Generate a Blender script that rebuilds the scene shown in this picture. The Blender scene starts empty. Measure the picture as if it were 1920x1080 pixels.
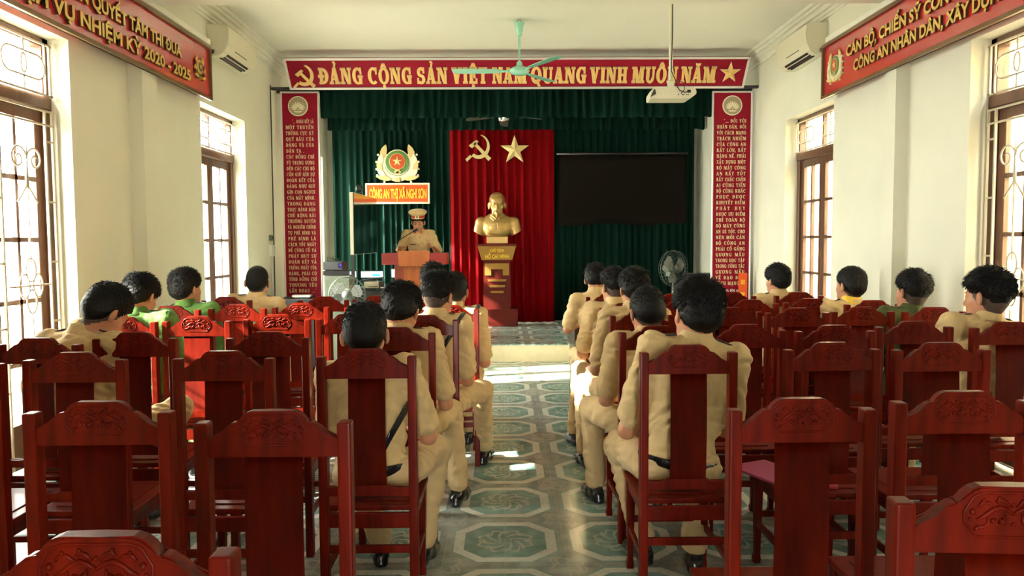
import bpy, bmesh, math, random, unicodedata
import numpy as np
from mathutils import Vector, Matrix
try:
    import openvdb as vdb
except ImportError:
    import pyopenvdb as vdb

SC = bpy.context.scene
COL = SC.collection
R = math.radians
random.seed(7)

# ------------------------------------------------------------------ camera
F_PX, EYE = 1450.0, 1.54
YAW, PITCH, ROLL = R(0.55), R(3.48), R(0.33)
cam_data = bpy.data.cameras.new('camera')
cam_data.sensor_fit = 'HORIZONTAL'
cam_data.sensor_width = 36.0
cam_data.lens = 36.0 * F_PX / 1920.0
cam_data.clip_start = 0.05
cam = bpy.data.objects.new('camera', cam_data)
COL.objects.link(cam)
CAM_M = (Matrix.Rotation(-YAW, 4, 'Z') @ Matrix.Rotation(R(90) - PITCH, 4, 'X') @ Matrix.Rotation(-ROLL, 4, 'Z'))
CAM_M.translation = Vector((0, 0, EYE))
cam.matrix_world = CAM_M
SC.camera = cam

def at(px, py, Y):
    """world point seen at photo position (px,py) standing at distance Y down the room"""
    d = CAM_M.to_3x3() @ Vector((px - 960.0, 540.0 - py, -F_PX))
    t = Y / d.y
    return Vector((d.x * t, Y, EYE + d.z * t))

# ------------------------------------------------------------------ light
SC.view_settings.view_transform = 'Standard'
SC.view_settings.look = 'None'
SC.view_settings.exposure = 0.13
SC.view_settings.gamma = 1.0
SC.view_settings.use_curve_mapping = False

world = bpy.data.worlds.new('hazy_sky')
SC.world = world
world.use_nodes = True
wn, wl = world.node_tree.nodes, world.node_tree.links
wn.clear()
w_out = wn.new('ShaderNodeOutputWorld'); w_bg = wn.new('ShaderNodeBackground')
w_tc = wn.new('ShaderNodeTexCoord'); w_sep = wn.new('ShaderNodeSeparateXYZ')
w_map = wn.new('ShaderNodeMapRange'); w_mix = wn.new('ShaderNodeMix'); w_mix.data_type = 'RGBA'
w_map.inputs['From Min'].default_value = -0.9; w_map.inputs['From Max'].default_value = 0.9
w_map.inputs['To Min'].default_value = 56.0; w_map.inputs['To Max'].default_value = 14.0
wl.new(w_tc.outputs['Generated'], w_sep.inputs[0]); wl.new(w_sep.outputs['X'], w_map.inputs['Value'])
w_bg.inputs['Color'].default_value = (1.0, 0.985, 0.91, 1)
wl.new(w_map.outputs['Result'], w_bg.inputs['Strength']); wl.new(w_bg.outputs[0], w_out.inputs[0])

sun_data = bpy.data.lights.new('sun', 'SUN')
sun_data.energy = 70.0; sun_data.angle = R(1.2); sun_data.color = (1.0, 0.95, 0.84)
sun = bpy.data.objects.new('sun', sun_data); COL.objects.link(sun)
SUN_ELEV, SUN_AZ = R(30), R(14)          # comes in by the left windows, drifting down the room
sd = Vector((math.cos(SUN_ELEV) * math.cos(SUN_AZ), math.cos(SUN_ELEV) * math.sin(SUN_AZ), -math.sin(SUN_ELEV)))
sun.rotation_euler = sd.to_track_quat('-Z', 'Y').to_euler()
sun.location = (-8, 3, 8)

def portal(name, x, y, z, w, h, sgn):
    l = bpy.data.lights.new(name, 'AREA'); l.shape = 'RECTANGLE'; l.size = h; l.size_y = w
    l.cycles.is_portal = True
    o = bpy.data.objects.new(name, l); COL.objects.link(o)
    o.location = (x, y, z); o.rotation_euler = (0, R(-90) * sgn, 0)

# ------------------------------------------------------------------ object bookkeeping
def link(o, parent=None):
    COL.objects.link(o)
    if parent is not None: o.parent = parent
    return o
def tag(o, label=None, cat=None, group=None, kind=None):
    if label: o['label'] = label
    if cat: o['category'] = cat
    if group: o['group'] = group
    if kind: o['kind'] = kind
    return o
def thing(name, label, cat, loc=(0, 0, 0), rz=0.0, group=None):
    o = bpy.data.objects.new(name, None); o.empty_display_size = 0.1
    link(o); o.location = loc; o.rotation_euler = (0, 0, rz)
    return tag(o, label, cat, group)
def copy_tree(o, parent=None):
    c = o.copy(); COL.objects.link(c)
    if parent is not None: c.parent = parent
    for ch in list(o.children): copy_tree(ch, c)
    return c

# ------------------------------------------------------------------ mesh builder
class MB:
    def __init__(s): s.bm = bmesh.new()
    def box(s, c, size, rot=None, bev=0.0, seg=2, mi=0):
        r = bmesh.ops.create_cube(s.bm, size=1.0)
        vs = r['verts']
        bmesh.ops.scale(s.bm, vec=size, verts=vs)
        es = list({e for v in vs for e in v.link_edges})
        fs = list({f for v in vs for f in v.link_faces})
        if bev > 0:
            rr = bmesh.ops.bevel(s.bm, geom=es, offset=bev, segments=seg, affect='EDGES', profile=0.6)
            vs = list({v for f in rr['faces'] for v in f.verts} | {v for v in vs if v.is_valid})
            st = list(vs); seen = set(vs)
            while st:
                v = st.pop()
                for e in v.link_edges:
                    w = e.other_vert(v)
                    if w not in seen: seen.add(w); st.append(w)
            vs = list(seen)
        if mi:
            for f in {f for v in vs for f in v.link_faces}: f.material_index = mi
        M = Matrix.Translation(Vector(c))
        if rot is not None: M = M @ rot.to_4x4()
        bmesh.ops.transform(s.bm, matrix=M, verts=vs)
        return vs
    def tube(s, pts, r, seg=8, closed=False, mi=0, flat=1.0, up=None):
        pts = [Vector(p) for p in pts]; n = len(pts); rings = []
        rr = r if isinstance(r, (list, tuple)) else [r] * n
        prev = None
        for i, p in enumerate(pts):
            if closed: t = pts[(i + 1) % n] - pts[i - 1]
            else: t = pts[min(i + 1, n - 1)] - pts[max(i - 1, 0)]
            t.normalize()
            ref = Vector(up) if up else (prev if prev is not None else (Vector((0, 0, 1)) if abs(t.z) < 0.9 else Vector((0, 1, 0))))
            a = (ref - t * ref.dot(t))
            if a.length < 1e-5: a = t.orthogonal()
            a.normalize(); prev = a; b = t.cross(a)
            rings.append([s.bm.verts.new(p + (a * math.cos(k * 2 * math.pi / seg) * flat + b * math.sin(k * 2 * math.pi / seg)) * rr[i]) for k in range(seg)])
        for i in range(n if closed else n - 1):
            A, B = rings[i], rings[(i + 1) % n]
            for k in range(seg):
                f = s.bm.faces.new((A[k], A[(k + 1) % seg], B[(k + 1) % seg], B[k])); f.smooth = True; f.material_index = mi
        if not closed:
            for q in (rings[0], rings[-1][::-1]):
                f = s.bm.faces.new(q); f.material_index = mi
    def lathe(s, prof, c=(0, 0, 0), seg=24, axis='Z', mi=0, smooth=True):
        c = Vector(c); rings = []
        for (r, z) in prof:
            ring = []
            for k in range(seg):
                a = 2 * math.pi * k / seg; x, y = r * math.cos(a), r * math.sin(a)
                v = (x, y, z) if axis == 'Z' else ((x, z, y) if axis == 'Y' else (z, x, y))
                ring.append(s.bm.verts.new(c + Vector(v)))
            rings.append(ring)
        for A, B in zip(rings, rings[1:]):
            for k in range(seg):
                f = s.bm.faces.new((A[k], A[(k + 1) % seg], B[(k + 1) % seg], B[k])); f.smooth = smooth; f.material_index = mi
        for q in (rings[0], rings[-1]):
            f = s.bm.faces.new(q); f.material_index = mi
    def prism(s, pts, y0, y1, M=None, mi=0, inset=0.0):
        """outline in x,z extruded along y from y0 (camera side) to y1"""
        n = len(pts); M = M or Matrix.Identity(4)
        A = [s.bm.verts.new(M @ Vector((p[0], y0, p[1]))) for p in pts]
        B = [s.bm.verts.new(M @ Vector((p[0], y1, p[1]))) for p in pts]
        fs = [s.bm.faces.new(A), s.bm.faces.new(B[::-1])]
        for k in range(n): fs.append(s.bm.faces.new((A[k], B[k], B[(k + 1) % n], A[(k + 1) % n])))
        for f in fs: f.material_index = mi
        return A, B, fs
    def quad(s, a, b, c, d, mi=0):
        f = s.bm.faces.new([s.bm.verts.new(Vector(q)) for q in (a, b, c, d)]); f.material_index = mi
    def grid(s, fn, nu, nv, mi=0):
        g = [[s.bm.verts.new(fn(i / nu, j / nv)) for i in range(nu + 1)] for j in range(nv + 1)]
        for j in range(nv):
            for i in range(nu):
                f = s.bm.faces.new((g[j][i], g[j][i + 1], g[j + 1][i + 1], g[j + 1][i])); f.smooth = True; f.material_index = mi
    def build(s, name, mats, parent=None, smooth=None):
        bmesh.ops.recalc_face_normals(s.bm, faces=s.bm.faces[:])
        me = bpy.data.meshes.new(name); s.bm.to_mesh(me); s.bm.free()
        for m in (mats if isinstance(mats, (list, tuple)) else [mats]): me.materials.append(m)
        o = bpy.data.objects.new(name, me); link(o, parent)
        if smooth: me.shade_smooth()
        return o
def struct(name, mb, m):
    return tag(mb.build(name, m), kind='structure')

# ------------------------------------------------------------------ materials
MATS = {}
def srgb(r, g, b):
    f = lambda c: ((c / 255 + 0.055) / 1.055) ** 2.4 if c > 10 else c / 255 / 12.92
    return (f(r), f(g), f(b), 1)
def mat(name, color, rough=0.5, metal=0.0, coat=0.0, spec=0.5, noise=0.0, nscale=8.0, bump=0.0, bscale=60.0, sheen=0.0, bdist=0.01, emit=None, es=1.0, stretch=None):
    m = bpy.data.materials.new(name); m.use_nodes = True
    nt = m.node_tree; b = nt.nodes['Principled BSDF']
    b.inputs['Base Color'].default_value = color
    b.inputs['Roughness'].default_value = rough; b.inputs['Metallic'].default_value = metal
    b.inputs['Specular IOR Level'].default_value = spec
    b.inputs['Coat Weight'].default_value = coat; b.inputs['Coat Roughness'].default_value = 0.12
    b.inputs['Sheen Weight'].default_value = sheen
    if emit: b.inputs['Emission Color'].default_value = emit; b.inputs['Emission Strength'].default_value = es
    if noise > 0 or bump > 0:
        tc = nt.nodes.new('ShaderNodeTexCoord'); mp = nt.nodes.new('ShaderNodeMapping')
        if stretch: mp.inputs['Scale'].default_value = stretch
        nt.links.new(tc.outputs['Object'], mp.inputs[0])
    if noise > 0:
        n = nt.nodes.new('ShaderNodeTexNoise'); n.inputs['Scale'].default_value = nscale; n.inputs['Detail'].default_value = 5
        nt.links.new(mp.outputs[0], n.inputs['Vector'])
        r_ = nt.nodes.new('ShaderNodeValToRGB')
        k0, k1 = 1 - noise, 1 + noise
        r_.color_ramp.elements[0].position = 0.3; r_.color_ramp.elements[1].position = 0.7
        r_.color_ramp.elements[0].color = (color[0] * k0, color[1] * k0, color[2] * k0, 1)
        r_.color_ramp.elements[1].color = (min(1, color[0] * k1), min(1, color[1] * k1), min(1, color[2] * k1), 1)
        nt.links.new(n.outputs['Fac'], r_.inputs[0]); nt.links.new(r_.outputs[0], b.inputs['Base Color'])
    if bump > 0:
        n2 = nt.nodes.new('ShaderNodeTexNoise'); n2.inputs['Scale'].default_value = bscale; n2.inputs['Detail'].default_value = 3
        nt.links.new(mp.outputs[0], n2.inputs['Vector'])
        bp = nt.nodes.new('ShaderNodeBump'); bp.inputs['Strength'].default_value = bump; bp.inputs['Distance'].default_value = bdist
        nt.links.new(n2.outputs['Fac'], bp.inputs['Height']); nt.links.new(bp.outputs[0], b.inputs['Normal'])
    MATS[name] = m
    return m
M_WALL = mat('cream_wall_paint', (0.80, 0.785, 0.65, 1), 0.75, noise=0.035, nscale=1.6, bump=0.06, bscale=40)
M_CEIL = mat('ceiling_paint', (0.84, 0.81, 0.70, 1), 0.8, noise=0.02, nscale=1.0)
M_TRIM = mat('white_trim_paint', (0.85, 0.82, 0.70, 1), 0.5, noise=0.02)
M_STEP = mat('cream_step_tile', (0.80, 0.68, 0.42, 1), 0.35, noise=0.08, nscale=6)
M_RED_WOOD = mat('red_lacquered_wood', (0.128, 0.0058, 0.0007, 1), 0.40, coat=0.09, spec=0.10, noise=0.35, nscale=5, stretch=(6, 6, 0.8), bump=0.05, bscale=30)
M_DOOR_WOOD = mat('brown_door_wood', (0.105, 0.042, 0.018, 1), 0.4, coat=0.2, noise=0.3, nscale=6, stretch=(5, 5, 0.7))
M_IRON = mat('cream_painted_iron', (0.50, 0.44, 0.33, 1), 0.45)
M_FRAME_BROWN = mat('bronze_frame', (0.19, 0.105, 0.045, 1), 0.35, metal=0.3)
M_ALU = mat('pale_aluminium', (0.78, 0.74, 0.72, 1), 0.35, metal=0.4)
M_MAROON = mat('maroon_board', (0.27, 0.002, 0.018, 1), 0.6, spec=0.2, noise=0.06, nscale=2)
M_REDBOARD = mat('red_glossy_board', (0.50, 0.010, 0.012, 1), 0.12, coat=1.0, noise=0.05, nscale=1.5)
M_REDBOARD.node_tree.nodes['Principled BSDF'].inputs['Coat IOR'].default_value = 1.9
M_REDBOARD.node_tree.nodes['Principled BSDF'].inputs['Coat Roughness'].default_value = 0.25
M_GOLDTXT = mat('yellow_gold_lettering', (0.86, 0.56, 0.17, 1), 0.45)
M_PALETXT = mat('pale_gold_edge', (0.86, 0.68, 0.40, 1), 0.4)
M_BRASS = mat('brass_lettering', (0.72, 0.50, 0.13, 1), 0.3, metal=0.35)
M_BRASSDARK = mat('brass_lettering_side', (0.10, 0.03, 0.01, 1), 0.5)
M_GREENCUR = mat('green_velvet', (0.005, 0.038, 0.025, 1), 0.8, spec=0.15, noise=0.12, nscale=3, stretch=(3, 3, 0.4), bump=0.1)
M_REDCUR = mat('red_velvet', (0.33, 0.0015, 0.005, 1), 0.8, spec=0.12, noise=0.1, nscale=3, stretch=(3, 3, 0.4), bump=0.1)
M_GOLD = mat('gold_paint', (0.50, 0.32, 0.115, 1), 0.36, metal=0.75)
M_EMBGOLD = mat('emblem_gold', (0.78, 0.60, 0.26, 1), 0.4, metal=0.15)
M_EMBPALE = mat('emblem_pale', (0.86, 0.80, 0.58, 1), 0.4)
M_EMBGREEN = mat('emblem_green', (0.10, 0.22, 0.06, 1), 0.4)
M_EMBRED = mat('emblem_red', (0.45, 0.07, 0.015, 1), 0.4)
M_LOTUSBG = mat('lotus_ground', (0.42, 0.34, 0.20, 1), 0.5)
M_BEIGE = mat('beige_uniform_cloth', (0.60, 0.42, 0.195, 1), 0.85, noise=0.06, nscale=9, bump=0.55, bscale=13, bdist=0.03, stretch=(1, 1, 0.55), sheen=0.1)
M_TAN = mat('tan_uniform_trousers', (0.58, 0.41, 0.20, 1), 0.85, noise=0.06, nscale=9, bump=0.55, bscale=13, bdist=0.03, stretch=(1, 1, 0.55), sheen=0.1)
M_GREENU = mat('green_uniform_cloth', (0.075, 0.17, 0.022, 1), 0.85, noise=0.06, nscale=9, bump=0.55, bscale=13, bdist=0.03, stretch=(1, 1, 0.55), sheen=0.1)
M_OLIVE = mat('olive_uniform_cloth', (0.06, 0.075, 0.018, 1), 0.85, bump=0.1, bscale=200)
M_SKIN = mat('skin', (0.52, 0.235, 0.125, 1), 0.5, noise=0.06, nscale=14)
M_SKIN.node_tree.nodes['Principled BSDF'].inputs['Subsurface Weight'].default_value = 0.12
M_SKIN.node_tree.nodes['Principled BSDF'].inputs['Subsurface Radius'].default_value = (0.02, 0.007, 0.004)
M_STUBBLE = mat('cropped_scalp', (0.075, 0.045, 0.032, 1), 0.7, noise=0.3, nscale=90)
M_HAIR = mat('black_hair', (0.005, 0.004, 0.0037, 1), 0.58, spec=0.22, bump=0.5, bscale=160, stretch=(1, 1, 0.3))
M_BLACK = mat('black_leather', (0.008, 0.008, 0.009, 1), 0.25, coat=0.3)
M_SOCK = mat('olive_sock', (0.06, 0.06, 0.02, 1), 0.9)
M_BLKPL = mat('black_plastic', (0.012, 0.012, 0.013, 1), 0.4)
M_GREYPL = mat('grey_green_grille', (0.12, 0.14, 0.09, 1), 0.6, bump=0.4, bscale=400)
M_GREY = mat('grey_plastic', (0.13, 0.15, 0.11, 1), 0.5)
M_WHITEPL = mat('ivory_plastic', (0.78, 0.73, 0.55, 1), 0.35)
M_WHITE = mat('white_plastic', (0.80, 0.80, 0.78, 1), 0.35)
M_SCREEN = mat('black_glass_screen', (0.004, 0.004, 0.005, 1), 0.06, coat=1.0)
M_PSCREEN = mat('grey_projection_screen', (0.016, 0.0115, 0.007, 1), 0.8, spec=0.15, noise=0.06, nscale=5)
M_LIT = mat('lit_display', (0.5, 0.7, 0.8, 1), 0.4, emit=(0.75, 0.93, 1, 1), es=1.4)
M_CYAN = mat('lit_display_cyan', (0.1, 0.6, 0.7, 1), 0.4, emit=(0.12, 0.62, 0.72, 1), es=1.0)
M_LED = mat('blue_led', (0.05, 0.05, 0.6, 1), 0.4, emit=(0.1, 0.08, 1, 1), es=3)
M_MINT = mat('mint_green_enamel', (0.30, 0.66, 0.50, 1), 0.25, coat=0.4)
M_CHROME = mat('chrome', (0.7, 0.7, 0.7, 1), 0.18, metal=1.0)
M_DARKMETAL = mat('dark_grey_metal', (0.06, 0.06, 0.055, 1), 0.4, metal=0.3)
M_LECT = mat('red_brown_veneer', (0.30, 0.055, 0.022, 1), 0.33, coat=0.2, noise=0.15, nscale=3, stretch=(1, 1, 5))
M_LECT2 = mat('orange_brown_veneer', (0.44, 0.115, 0.030, 1), 0.33, coat=0.2, noise=0.15, nscale=3, stretch=(5, 5, 0.8))
M_LECT3 = mat('crimson_veneer', (0.29, 0.025, 0.022, 1), 0.33, coat=0.2, noise=0.12, nscale=3)
M_DARKTABLE = mat('black_brown_wood', (0.018, 0.007, 0.005, 1), 0.3, coat=0.3, noise=0.3, nscale=5)
M_PLINTH = mat('plinth_red_brown', (0.115, 0.010, 0.006, 1), 0.5, spec=0.2, noise=0.1, nscale=3)
M_PLGOLD = mat('plinth_gold', (0.36, 0.19, 0.04, 1), 0.5, metal=0.2, spec=0.25)
M_PINK = mat('pink_folder_card', (0.42, 0.07, 0.16, 1), 0.5)
M_CRIMSON = mat('crimson_card', (0.45, 0.01, 0.03, 1), 0.4)
M_YELLOW = mat('bright_yellow', (0.85, 0.55, 0.04, 1), 0.5)
M_ORANGE = mat('orange_red_card', (0.75, 0.09, 0.012, 1), 0.4)
M_CAPRED = mat('cap_red', (0.55, 0.03, 0.012, 1), 0.5)
M_OUTWALL = mat('outside_wall_paint', (0.46, 0.375, 0.225, 1), 0.9, noise=0.1, nscale=1.2)
M_OUTGROUND = mat('outside_concrete', (0.55, 0.52, 0.45, 1), 0.9, noise=0.1)
M_WIRE = mat('thin_fan_wire', (0.10, 0.11, 0.10, 1), 0.35, metal=0.5)
M_FANPL = mat('translucent_fan_blade', (0.20, 0.21, 0.19, 1), 0.35)

def glass_mat():
    m = bpy.data.materials.new('window_glass'); m.use_nodes = True
    nt = m.node_tree; nt.nodes.clear()
    o = nt.nodes.new('ShaderNodeOutputMaterial'); mx = nt.nodes.new('ShaderNodeMixShader')
    t = nt.nodes.new('ShaderNodeBsdfTransparent'); g = nt.nodes.new('ShaderNodeBsdfGlossy')
    g.inputs['Roughness'].default_value = 0.03; t.inputs['Color'].default_value = (0.93, 0.95, 0.93, 1)
    mx.inputs[0].default_value = 0.06
    nt.links.new(t.outputs[0], mx.inputs[1]); nt.links.new(g.outputs[0], mx.inputs[2]); nt.links.new(mx.outputs[0], o.inputs[0])
    return m
M_GLASS = glass_mat()

def floor_mat(name, gray=0.0):
    """30 cm tiles; four of them make a 60 cm octagon medallion with a cream band and scroll ornament"""
    m = bpy.data.materials.new(name); m.use_nodes = True
    nt = m.node_tree; N = nt.nodes; Lk = nt.links; b = N['Principled BSDF']
    def val(x):
        n = N.new('ShaderNodeValue'); n.outputs[0].default_value = x; return n.outputs[0]
    def ma(op, a, bb=None, c=None, clamp=False):
        n = N.new('ShaderNodeMath'); n.operation = op; n.use_clamp = clamp
        for i, q in enumerate((a, bb, c)):
            if q is None: continue
            if isinstance(q, (int, float)): n.inputs[i].default_value = q
            else: Lk.new(q, n.inputs[i])
        return n.outputs[0]
    def mix(f, c1, c2):
        n = N.new('ShaderNodeMix'); n.data_type = 'RGBA'
        Lk.new(f, n.inputs[0])
        for i, q in ((6, c1), (7, c2)):
            if isinstance(q, tuple): n.inputs[i].default_value = q
            else: Lk.new(q, n.inputs[i])
        return n.outputs[2]
    tc = N.new('ShaderNodeTexCoord'); sp = N.new('ShaderNodeSeparateXYZ'); Lk.new(tc.outputs['Object'], sp.inputs[0])
    def cell(c, off, P):  # centred cell coordinate in -P/2..P/2
        return ma('SUBTRACT', ma('PINGPONG', 0, 1) if False else ma('MULTIPLY', ma('FRACT', ma('DIVIDE', ma('ADD', c, P / 2 - off), P)), P), P / 2)
    x = cell(sp.outputs['X'], -0.005, 0.6); y = cell(sp.outputs['Y'], 3.894, 0.6)
    ax = ma('ABSOLUTE', x); ay = ma('ABSOLUTE', y)
    dia = ma('MULTIPLY', ma('ADD', ax, ay), 0.7071)
    octd = ma('MAXIMUM', ma('MAXIMUM', ax, ay), ma('ADD', dia, -0.018))
    def band(d, lo, hi, s=0.004):
        a = ma('MULTIPLY', ma('SUBTRACT', d, lo), 1 / s, clamp=True); c = ma('MULTIPLY', ma('SUBTRACT', hi, d), 1 / s, clamp=True)
        return ma('MULTIPLY', a, c)
    nz = N.new('ShaderNodeTexNoise'); nz.inputs['Scale'].default_value = 9; nz.inputs['Detail'].default_value = 8; Lk.new(tc.outputs['Object'], nz.inputs['Vector'])
    nz2 = N.new('ShaderNodeTexNoise'); nz2.inputs['Scale'].default_value = 38; nz2.inputs['Detail'].default_value = 3; Lk.new(tc.outputs['Object'], nz2.inputs['Vector'])
    rmp = N.new('ShaderNodeValToRGB'); Lk.new(nz.outputs['Fac'], rmp.inputs[0])
    rmp.color_ramp.elements[0].position = 0.35; rmp.color_ramp.elements[1].position = 0.65
    rmp.color_ramp.elements[0].color = (0.11, 0.21, 0.185, 1); rmp.color_ramp.elements[1].color = (0.25, 0.38, 0.335, 1)
    teal = rmp.outputs[0]
    rmp2 = N.new('ShaderNodeValToRGB'); Lk.new(nz.outputs['Fac'], rmp2.inputs[0])
    rmp2.color_ramp.elements[0].position = 0.35; rmp2.color_ramp.elements[1].position = 0.65
    rmp2.color_ramp.elements[0].color = (0.19, 0.22, 0.20, 1); rmp2.color_ramp.elements[1].color = (0.36, 0.40, 0.355, 1)
    cream = mix(ma('MULTIPLY', ma('GREATER_THAN', nz2.outputs['Fac'], 0.56), 0.5), (0.62, 0.64, 0.56, 1), (0.44, 0.47, 0.40, 1))
    inside = band(octd, -1, 0.272)
    colr = mix(inside, rmp2.outputs[0], teal)
    colr = mix(band(octd, 0.206, 0.262), colr, cream)
    colr = mix(band(octd, 0.268, 0.274, 0.003), colr, (0.34, 0.34, 0.27, 1))
    # scroll ornament: polar rosettes
    def polar(px_, py_, petals, r0, r1, amp):
        rr = ma('SQRT', ma('ADD', ma('MULTIPLY', px_, px_), ma('MULTIPLY', py_, py_)))
        th = ma('ARCTAN2', py_, px_)
        w = ma('MULTIPLY', ma('COSINE', ma('MULTIPLY', th, petals)), amp)
        ring1 = band(ma('ADD', rr, w), r0 - 0.011, r0 + 0.011, 0.004)
        w2 = ma('MULTIPLY', ma('SINE', ma('ADD', ma('MULTIPLY', th, petals), ma('MULTIPLY', rr, 60))), 1.0)
        curls = ma('MULTIPLY', band(w2, 0.55, 2.0, 0.2), band(rr, r1, r0 + amp * 0.8, 0.006))
        return ma('MAXIMUM', ring1, curls), rr, th
    orn, rr, th = polar(x, y, 8, 0.125, 0.045, 0.020)
    rings = ma('MAXIMUM', orn, band(ma('ADD', rr, ma('MULTIPLY', ma('COSINE', ma('MULTIPLY', th, 4)), 0.012)), 0.024, 0.037, 0.003))
    colr = mix(ma('MULTIPLY', rings, 0.6), colr, (0.58, 0.59, 0.50, 1))
    x2 = cell(sp.outputs['X'], 0.295, 0.6); y2 = cell(sp.outputs['Y'], 4.194, 0.6)
    orn2, r2, t2 = polar(x2, y2, 4, 0.085, 0.03, 0.022)
    colr = mix(ma('MULTIPLY', orn2, 0.45), colr, (0.52, 0.52, 0.43, 1))
    gx = cell(sp.outputs['X'], 0.145, 0.3); gy = cell(sp.outputs['Y'], 4.044, 0.3)
    gr = ma('MAXIMUM', ma('GREATER_THAN', ma('ABSOLUTE', gx), 0.1485), ma('GREATER_THAN', ma('ABSOLUTE', gy), 0.1485))
    colr = mix(ma('MULTIPLY', gr, 0.7), colr, (0.50, 0.50, 0.42, 1))
    Lk.new(colr, b.inputs['Base Color'])
    b.inputs['Roughness'].default_value = 0.22; b.inputs['Specular IOR Level'].default_value = 0.5
    return m
M_FLOOR = floor_mat('patterned_tile_floor')

# ------------------------------------------------------------------ room shell
XL, XR, YB, YF, ZC = -2.88, 3.18, -2.6, 12.78, 3.88
T = 0.30; REV = 0.18
OPEN_L = [(3.97, 5.24), (7.46, 8.72), (10.95, 12.42)]
OPEN_R = [(4.05, 5.31), (7.50, 8.78)]
ZTOP, ZTR = 2.885, 2.46

def wall_with_openings(name, x0, x1, opens):
    mb = MB(); y = YB - T
    xc, w = (x0 + x1) / 2, abs(x1 - x0)
    for a, b_ in opens:
        mb.box((xc, (y + a) / 2, ZC / 2), (w, a - y, ZC))
        mb.box((xc, (a + b_) / 2, (ZTOP + ZC) / 2), (w, b_ - a, ZC - ZTOP))
        y = b_
    mb.box((xc, (y + YF + T) / 2, ZC / 2), (w, YF + T - y, ZC))
    return struct(name, mb, M_WALL)
wall_with_openings('wall_left', XL - T, XL, OPEN_L)
wall_with_openings('wall_right', XR, XR + T, OPEN_R)
mb = MB(); mb.box(((XL + XR) / 2, YF + T / 2, ZC / 2), (XR - XL - 0.001, T, ZC)); struct('wall_front', mb, M_WALL)
DX0, DX1, DZ = -0.10, 0.48, 2.1                         # unseen opening added behind the seats for soft light on their backs
mb = MB()
mb.box(((XL + DX0) / 2, YB - T / 2, ZC / 2), (DX0 - XL - 0.001, T, ZC)); mb.box(((XR + DX1) / 2, YB - T / 2, ZC / 2), (XR - DX1 - 0.001, T, ZC))
mb.box(((DX0 + DX1) / 2, YB - T / 2, (DZ + ZC) / 2), (DX1 - DX0, T, ZC - DZ)); struct('wall_back', mb, M_WALL)
_l = bpy.data.lights.new('portal_back', 'AREA'); _l.shape = 'RECTANGLE'; _l.size = DX1 - DX0; _l.size_y = DZ; _l.cycles.is_portal = True
_o = bpy.data.objects.new('portal_back', _l); COL.objects.link(_o); _o.location = ((DX0 + DX1) / 2, YB - T - 0.02, DZ / 2); _o.rotation_euler = (R(90), 0, 0)
mb = MB(); mb.box(((XL + XR) / 2, (YB + YF) / 2, -0.05), (XR - XL + 2 * T, YF - YB + 2 * T, 0.1)); struct('floor', mb, M_FLOOR)
mb = MB(); mb.box(((XL + XR) / 2, (YB + YF) / 2, ZC + 0.1), (XR - XL + 2 * T, YF - YB + 2 * T, 0.2)); struct('ceiling', mb, M_CEIL)
# ceiling beam on its two pilasters
mb = MB(); mb.box(((XL + XR) / 2, 6.05, (3.425 + ZC) / 2), (XR - XL, 0.5, ZC - 3.425)); struct('trim_1', mb, M_CEIL)
mb = MB(); mb.box((XL + 0.054, 6.17, 3.425 / 2), (0.108, 0.25, 3.425)); struct('trim_2', mb, M_WALL)
mb = MB(); mb.box((XR - 0.054, 6.20, 3.425 / 2), (0.108, 0.19, 3.425)); struct('trim_3', mb, M_WALL)
# stepped cornice
for i, (x, s) in enumerate(((XL, 1), (XR, -1))):
    mb = MB()
    for seg in ((6.3, YF), (YB, 5.8)):
        for (w, z0, z1) in ((0.13, 3.84, 3.88), (0.10, 3.81, 3.84), (0.065, 3.765, 3.81), (0.035, 3.73, 3.765), (0.02, 3.70, 3.73)):
            mb.box((x + s * w / 2, (seg[0] + seg[1]) / 2, (z0 + z1) / 2), (w, seg[1] - seg[0], z1 - z0), bev=0.004, seg=1)
    struct('trim_%d' % (4 + i), mb, M_TRIM)
# stage platform
STZ, STY = 0.223, 9.80
mb = MB(); mb.box(((XL + XR) / 2, (STY + YF) / 2 + 0.01, STZ / 2 - 0.005), (XR - XL - 0.002, YF - STY, STZ - 0.01)); struct('trim_6', mb, M_STEP)
mb = MB(); mb.box(((XL + XR) / 2, (STY + YF) / 2, STZ - 0.006), (XR - XL - 0.002, YF - STY, 0.012)); struct('trim_7', mb, M_FLOOR)
# outside ground and neighbouring wall
mb = MB(); mb.box((-14, 5, -0.2), (22, 40, 0.1)); mb.box((8.5, 5, -0.2), (10, 40, 0.1)); struct('terrain_outside', mb, M_OUTGROUND)
mb = MB(); mb.box((6.4, 7, 2.5), (0.2, 30, 5.4)); struct('wall_outside', mb, M_OUTWALL)

for i, (a, b_) in enumerate(OPEN_L): portal('portal_left', XL - T - 0.02, (a + b_) / 2, ZTOP / 2, b_ - a, ZTOP, 1)
for i, (a, b_) in enumerate(OPEN_R): portal('portal_right', XR + T + 0.02, (a + b_) / 2, ZTOP / 2, b_ - a, ZTOP, -1)

# ------------------------------------------------------------------ tall windows with transom, glazed leaves and scroll grille
def arcpts(cx, cz, rx, rz, a0, a1, n=14):
    return [(cx + rx * math.cos(R(a0 + (a1 - a0) * i / n)), cz + rz * math.sin(R(a0 + (a1 - a0) * i / n))) for i in range(n + 1)]
def spiral(cx, cz, r0, r1, a0, turns, n=30):
    return [(cx + (r0 + (r1 - r0) * i / n) * math.cos(R(a0 + 360 * turns * i / n)), cz + (r0 + (r1 - r0) * i / n) * math.sin(R(a0 + 360 * turns * i / n))) for i in range(n + 1)]

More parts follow.
